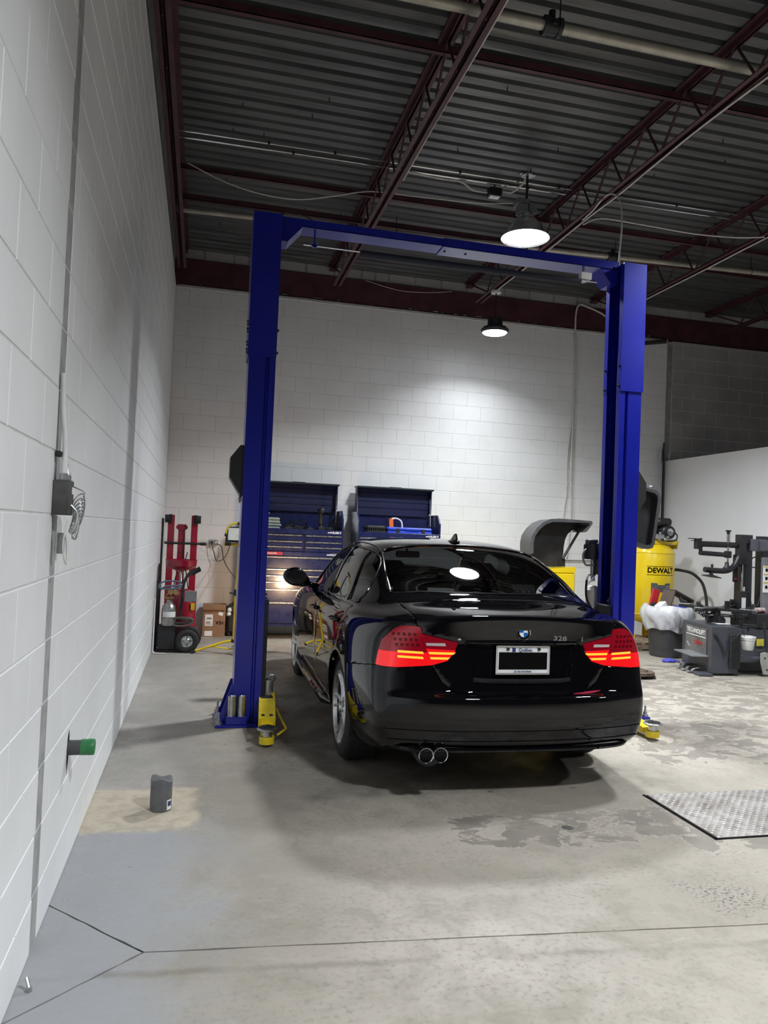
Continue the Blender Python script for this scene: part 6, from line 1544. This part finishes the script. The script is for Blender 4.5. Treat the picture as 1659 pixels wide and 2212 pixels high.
GRD2 = M_('guard_rim', (0.085, 0.085, 0.088), (0.06, 0.06, 0.062), 6, 0.45)
out = [(-.37, 1.25), (-.375, 1.40), (-.355, 1.50), (-.29, 1.60), (-.20, 1.68), (-.09, 1.725), (.02, 1.735), (.28, 1.730), (.50, 1.722), (.515, 1.69), (.44, 1.585)]
P = [Vector(p) for p in out]
m = MB(); n = len(P); ctr_ = Vector((.08, 1.42))
inn = [p+(ctr_-p).normalized()*.045 for p in P]
for yy, q in ((-.26, P), (-.26, inn), (.10, [p+(ctr_-p).normalized()*.012 for p in P]), (.10, inn)): m.v += [Vector((p.x, yy, p.y)) for p in q]
for i in range(n-1): m.f += [[i, i+1, n+i+1, n+i], [i, 2*n+i, 2*n+i+1, i+1], [n+i, n+i+1, 3*n+i+1, 3*n+i], [2*n+i, 3*n+i, 3*n+i+1, 2*n+i+1]]
m.f += [[0, n, 3*n, 2*n], [n-1, 3*n-1, 4*n-1, 2*n-1]]
gd = part(wb, 'guard_rim', m, GRD2, 40, 'dark grey moulded guard rim')
cres = [(.44, 1.60), (.36, 1.59), (.30, 1.54), (.262, 1.46), (.245, 1.36), (.24, 1.26)]
pan = [(-.34, 1.22), (-.35, 1.42), (-.27, 1.58), (-.10, 1.70), (.10, 1.71), (.47, 1.70), (.49, 1.68)]+cres+[(.19, 1.13), (.12, 1.085), (.02, 1.085), (-.15, 1.12)]
m = MB(); m.prism(pan, .02, .06, 'y'); sub(gd, 'guard_panel', m, GRD, 30)
m = MB(); m.tube([(.455, -.02, 1.60), (.215, -.02, 1.20)], .018, 10); sub(gd, 'guard_tube', m, GRD, 40)
m = MB(); m.prism([(-.20, 1.62), (-.02, 1.66), (-.10, 1.40), (-.14, 1.12), (-.30, 1.12), (-.28, 1.42)], -.02, .02, 'y'); sub(gd, 'guard_rib', m, GRD, 30)
m = MB(); m.box(.17, .27, .0, .12, 1.04, 1.20, .008); part(wb, 'guard_bracket', m, STEEL_DK)
m = MB(); m.tube([(5.40, YB-.03, 1.20), (5.52, YB-.03, 1.17), (5.75, YB-.03, 1.15), (6.1, YB-.03, 1.15), (6.6, YB-.03, 1.16)], .010, 8, 5); solo('wall_pipe', m, GALV, 'thin grey pipe along the back wall behind the right lift column', 'pipe')
# ================================================================ ceiling services
PIPE = M_('pipe_pale', (0.50, 0.47, 0.40), (0.38, 0.35, 0.29), 5, 0.45, 0.35, rvar=0.08)
def pipe(pts, r, lab, coup, hang):
    t = thing('sprinkler_pipe', lab, 'pipe', pts[0])
    m = MB(); m.tube(pts, r, 16); part(t, 'pipe', m, PIPE, 40, world=True)
    a, b = Vector(pts[0]), Vector(pts[-1])
    for x in coup:
        u = (x-a.x)/(b.x-a.x); p = a+(b-a)*u; d = (b-a).normalized()
        m = MB(); m.cyl(p-d*.05, p+d*.05, r*1.6, n=20); m.cyl(p-d*.065, p-d*.038, r*1.85, n=20); m.cyl(p+d*.038, p+d*.065, r*1.85, n=20); m.cyl(p, p+Vector((0, 0, r*3.2)), r*.7, n=14); m.box(p.x-.02, p.x+.02, p.y-r*1.9, p.y+r*1.9, p.z-.02, p.z+.02, .004); part(t, 'coupling', m, STEEL_DK, 40, 'black grooved coupling', world=True)
    for x in hang:
        u = (x-a.x)/(b.x-a.x); p = a+(b-a)*u
        m = MB(); m.tube([(p.x, p.y+r*1.15*math.sin(k*PI/8), p.z+r*1.15*math.cos(k*PI/8)) for k in range(16)], .004, 6, closed=True); m.cyl((p.x, p.y, p.z+r), (p.x, p.y, DECK), .005, n=8); part(t, 'hanger', m, STEEL_DK, world=True)
pipe([(.04, 4.665, 4.96), (9.5, 4.665, 4.96)], .034, 'thick pale sprinkler pipe with black coupling, threaded through the joists', (2.66,), (1.2, 2.72, 5.2))
pipe([(.04, 8.70, 5.0), (9.5, 8.06, 5.0)], .030, 'second pale sprinkler pipe over the lift crossbeam', (5.30,), (2.56, 5.33, 7.2))
for k, (y, lab) in enumerate(((7.30, 'thin bright conduit under the roof deck, the one with clamps'), (7.42, 'thin bright conduit under the roof deck next to the maroon bridging bar'))):
    m = MB(); m.tube([(.04, y, DECK-.018), (9.0, y-.16, DECK-.018)], .011 if k else .009, 10); t = solo('conduit_run', m, CHROME, lab, 'conduit', 'conduits under the deck', origin=(.04, y, DECK-.018))
    for x in ((.95, 1.6, 2.9, 4.0, 5.4) if k == 0 else (1.2, 2.4, 3.7)):
        m = MB(); m.box(x-.01-.04, x+.01-.04, -.018, .018, -.013, .018, .002); o = mesh_obj('clamp', m, STEEL_DK, t); o.location = (0, -.16*x/9, 0)
jb = thing('junction_box', 'grey junction box under the deck beside the large round lamp', 'junction box', (3.34, 7.40, 5.06))
m = MB(); m.box(-.07, .07, -.05, .05, .0, .085, .005); m.cyl((0, 0, .08), (0, 0, .14), .008, n=8); part(jb, 'box', m, STEEL_DK, 20)
m = MB(); m.box(-.055, .055, -.04, .04, -.006, .0, .001); part(jb, 'cover', m, GALV, 20)
def cable(name, pts, r, mt, lab, cat='cable', k=6):
    m = MB(); m.tube(pts, r, 8, k); return solo(name, m, mt, lab, cat, origin=pts[0])
cable('flexible_cable', [(2.35, 7.34, 5.155), (2.7, 7.33, 5.13), (2.95, 7.36, 5.145), (3.10, 7.40, 5.10), (3.262, 7.41, 5.10)], .011, WIRE_W, 'white flexible cable curving into the junction box')
cable('lamp_cable', [(3.42, 7.40, 5.14), (3.50, 7.33, 5.10), (3.56, 7.22, 5.13), (3.575, 7.13, 5.16)], .010, WIRE_W, 'short white cable from junction box to the large round lamp')
cable('sagging_cable', [(.18, 7.72, 5.08), (.53, 7.72, 4.95), (.9, 7.72, 4.875), (1.29, 7.72, 4.87), (1.67, 7.72, 4.96), (2.07, 7.72, 5.07), (2.58, 7.72, 5.09), (3.27, 7.72, 5.12), (3.7, 7.72, 5.18)], .007, WIRE_W, 'pale cable sagging between the left wall joist and the second joist')
cable('joist_cable', [(4.235, 4.2, 4.772), (4.20, 4.87, 4.768), (4.195, 5.33, 4.772), (4.20, 5.86, 4.768), (4.215, 6.43, 4.772), (4.195, 7.0, 4.768), (4.205, 8.0, 4.772), (4.195, 9.2, 4.77), (4.205, 9.38, 4.775)], .008, WIRE_W, 'white cable clipped along the underside of the joist beside the lamp', k=8)
cable('joist_cable_thin', [(2.175, 3.6, 4.79), (2.185, 4.6, 4.786), (2.18, 5.6, 4.79), (2.186, 6.8, 4.786)], .006, WIRE_W, 'thin white cable lying along the joist above the car', k=8)
cable('drop_cable', [(4.165, 7.0, 4.765), (4.15, 6.75, 4.765), (4.12, 6.45, 4.78), (4.08, 6.15, 4.62), (4.0, 5.95, 4.30), (3.92, 5.84, 3.95), (3.90, 5.80, 3.81)], .008, WIRE_W, 'white cable dropping from the joist to the right lift column')
cable('cross_cable', [(4.235, 7.12, 4.775), (4.42, 7.06, 4.84), (4.94, 7.02, 4.82), (5.49, 7.0, 4.80), (5.96, 6.94, 4.80), (6.19, 6.78, 4.775)], .008, WIRE_W, 'white cable strung across to the joist beyond the right column')
cable('far_joist_cable', [(6.23, 6.2, 4.77), (6.21, 7.0, 4.768), (6.225, 7.95, 4.772), (6.21, 8.88, 4.768), (6.215, 9.8, 4.772)], .008, WIRE_W, 'white cable clipped under the joist beyond the right column', k=8)
cable('wall_cable', [(6.44, YB-.03, 4.94), (6.32, YB-.03, 5.0), (6.10, YB-.04, 5.06), (5.97, YB-.04, 5.08), (5.92, YB-.03, 4.95), (5.92, YB-.03, 4.6), (5.945, YB-.03, 4.35), (5.935, YB-.03, 3.63), (5.925, YB-.03, 2.99), (5.93, YB-.03, 2.35), (5.95, YB-.03, 1.82), (5.90, YB-.03, 1.20)], .014, WIRE_W, 'white cable hanging down the back wall from the maroon beam, the straighter one')
cable('wall_cable_slack', [(5.945, YB-.02, 3.62), (5.88, YB-.02, 2.99), (5.86, YB-.02, 2.60), (5.87, YB-.02, 2.2), (5.83, YB-.02, 1.82), (5.80, YB-.02, 1.20)], .011, WIRE_W, 'slack white cable bowing beside the straighter cable on the back wall')
cable('beam_wire', [(2.6, YB-.045, 5.05), (2.9, YB-.045, 4.99), (3.2, YB-.045, 4.96), (3.6, YB-.045, 4.99), (3.9, YB-.045, 5.04)], .004, WIRE_W, 'thin pale wire sagging along the maroon beam')
# ================================================================ left wall fittings
eb = thing('switch_box', 'old grey metal switch box on the left wall beside the bare joint, wires spilling out', 'switch box', (0.0, 2.725, 1.46))
m = MB(); m.box(.0, .055, -.040, .040, .0, .118, .004); part(eb, 'box', m, M_('old_zinc', (0.115, 0.115, 0.11), (0.07, 0.07, 0.066), 14, 0.6, 0.5, bump=0.2), 20)
m = MB(); m.box(.055, .0565, .000, .026, .072, .096); part(eb, 'tag', m, WHITE_PAPER, 0, 'white tag')
m = MB(); m.cyl((.030, -.018, .118), (.030, -.018, .140), .014, n=14); m.cyl((.034, .022, .116), (.034, .022, .136), .014, n=12); part(eb, 'connector', m, GALV)
m = MB(); m.tube([(.030, -.018, .14), (.028, -.014, .25), (.016, -.006, .36), (.010, -.008, .48)], [.0115, .011, .010, .0085], 12, 5); part(eb, 'conduit', m, M_('painted_conduit', (0.70, 0.71, 0.71), None, 8, 0.5), 40, 'white painted conduit')
m = MB(); m.tube([(.034, .022, .13), (.034, .024, .17), (.028, .02, .185)], [.011, .010, .002], 10, 3); part(eb, 'spare_conduit', m, GALV, 40)
m = MB(); m.box(.0, .02, -.035, .0, .195, .215, .004); part(eb, 'strap', m, STEEL_DK)
rw = random.Random(4)
m = MB()
P = [(.05, .05, .10)]
for k in range(64):
    u = k/63; a = k*2*PI/8.2
    P.append((.068+.018*math.cos(a), .052+.03*math.sin(a*1.0)*(1-.2*u)+.045*math.sin(u*PI)-.035*u, .062-.10*u+.026*math.cos(a+.6)))
m.tube(P, .0022, 6, 3); part(eb, 'coiled_wire', m, GALV, 40, 'coil of bare grey wire')
for k in range(5):
    m = MB(); m.tube([(.055, -.01+k*.012, .035), (.075, -.005+k*.014, .01-k*.006), (.070, -.012+k*.012, -.03-k*.012), (.058, -.004+k*.008, -.055-k*.005)], .003, 6, 4); part(eb, 'stray_wire', m, WIRE_W if k % 2 else GALV)
m = MB(); m.tube([(.05, -.03, -.02), (.045, -.055, -.09), (.05, -.06, -.14), (.055, -.035, -.165), (.05, .0, -.14), (.045, .005, -.09), (.04, -.01, -.06)], .0025, 6, 6); part(eb, 'loop_wire', m, WIRE_W)
m = MB(); m.cyl((.03, -.01, -.13), (.03, -.01, -.06), .012, n=10); part(eb, 'gland', m, GREY_PL)
# pipe with green tape
PVC = M_('grey_pvc', (0.075, 0.077, 0.082), (0.055, 0.056, 0.06), 12, 0.5)
wp = thing('wall_drain_pipe', 'dark grey pipe stub coming out of the left wall, end wrapped in green tape', 'pipe', (0.0, 3.30, .515))
m = MB(); m.cyl((-.02, 0, 0), (.062, 0, .0), .030, n=28); part(wp, 'pipe', m, PVC, 40)
m = MB(); m.lathe([(.0305, 0), (.0325, .004), (.0318, .02), (.0328, .036), (.032, .05), (.030, .053), (.001, .050)], 28, TR(.050, 0, .001) @ R3('Y', 90)); part(wp, 'tape', m, M_('green_tape', (0.035, 0.23, 0.075), (0.025, 0.17, 0.055), 16, 0.45, bump=0.3, bscale=60), 40, 'green tape')
m = MB(); m.prism([(-.022, -.06), (-.004, -.11), (.012, -.05), (.020, .03), (.012, .07), (-.010, .055), (-.024, .02)], -.0006, .0008, 'x'); part(wp, 'wall_gap', m, INK, 0, 'dark broken edge of the hole')
# capped floor pipe
fp = thing('floor_pipe', 'stubby grey plastic pipe standing out of the sandy floor patch', 'pipe', (.352, 3.99, 0))
m = MB(); m.lathe([(.0535, 0), (.0535, .150), (.052, .156), (.046, .158), (.001, .156)], 40)
for v in m.v:
    if v.z > .149: v.z += .010*(v.x/.05)*(-.4)+.008*math.sin(3*math.atan2(v.y, v.x))*(math.hypot(v.x, v.y)/.05)
part(fp, 'pipe', m, M_('scuffed_pvc', (0.125, 0.125, 0.13), (0.085, 0.086, 0.09), 16, 0.55), 40)
m = MB(); m.lathe([(.0542, .008), (.0542, .058)], 10, a0=-.95, a1=-.35); lb_ = part(fp, 'label', m, WHITE_PAPER, 40, 'white and blue label')
m = MB(); m.lathe([(.0546, .026), (.0546, .050)], 10, a0=-.85, a1=-.40); sub(lb_, 'label_print', m, M_('label_blue', (0.02, 0.03, 0.16), None, 9, 0.5), 40)
m = MB(); m.cyl((.042, 2.51, .0), (.042, 2.51, .012), .010, n=6); m.cyl((.042, 2.51, .01), (.030, 2.525, .035), .006, n=8); solo('anchor_bolt', m, GALV, 'loose anchor bolt on the floor at the foot of the left wall', 'bolt')
# steel floor plate
TREAD = M_('tread_plate', (0.40, 0.38, 0.36), (0.26, 0.235, 0.22), 4, 0.45, 0.65, rvar=0.12)
fpz = .006
pl_ = thing('steel_floor_plate', 'square of worn steel tread plate lying on the floor behind the car', 'floor plate', (3.55, 3.55, 0))
m = MB(); m.box(3.04-3.55, 4.10-3.55, 3.25-3.55, 3.86-3.55, 0, fpz, .0015); part(pl_, 'plate', m, TREAD, 0)
m = MB(); k = 0
nx, ny = 44, 25
for i in range(nx):
    for j in range(ny):
        x = -.51+(i+.5)*1.06/nx; y = -.30+(j+.5)*.61/ny; a = PI/4 if (i+j) % 2 else -PI/4
        ca, sa = math.cos(a), math.sin(a); l, w, h = .011, .0035, .0022
        b = len(m.v)
        for u, v in ((-l, 0), (0, -w), (l, 0), (0, w)): m.v.append(Vector((x+u*ca-v*sa, y+u*sa+v*ca, fpz)))
        m.v.append(Vector((x-l*.4*ca, y-l*.4*sa, fpz+h))); m.v.append(Vector((x+l*.4*ca, y+l*.4*sa, fpz+h)))
        m.f += [[b, b+1, b+5, b+4], [b+1, b+2, b+5], [b+2, b+3, b+4, b+5], [b+3, b, b+4]]
o = part(pl_, 'tread_lozenge', m, TREAD, 0); o['kind'] = 'stuff'
m = MB(); m.box(3.02-3.55, 3.035-3.55, 3.24-3.55, 3.87-3.55, 0, .003); m.box(3.02-3.55, 4.12-3.55, 3.235-3.55, 3.247-3.55, 0, .003); part(pl_, 'edge_strip', m, INK, 0)
m = MB(); m.lathe([(.001, .0015), (.026, .0015), (.030, .0)], 28, TR(2.348, 3.48, 0)); solo('floor_plug', m, M_('plug_dark', (0.07, 0.068, 0.062), None, 14, 0.7), 'small dark round plug set in the floor between car and tread plate', 'floor plug')
bpy.context.view_layer.update()
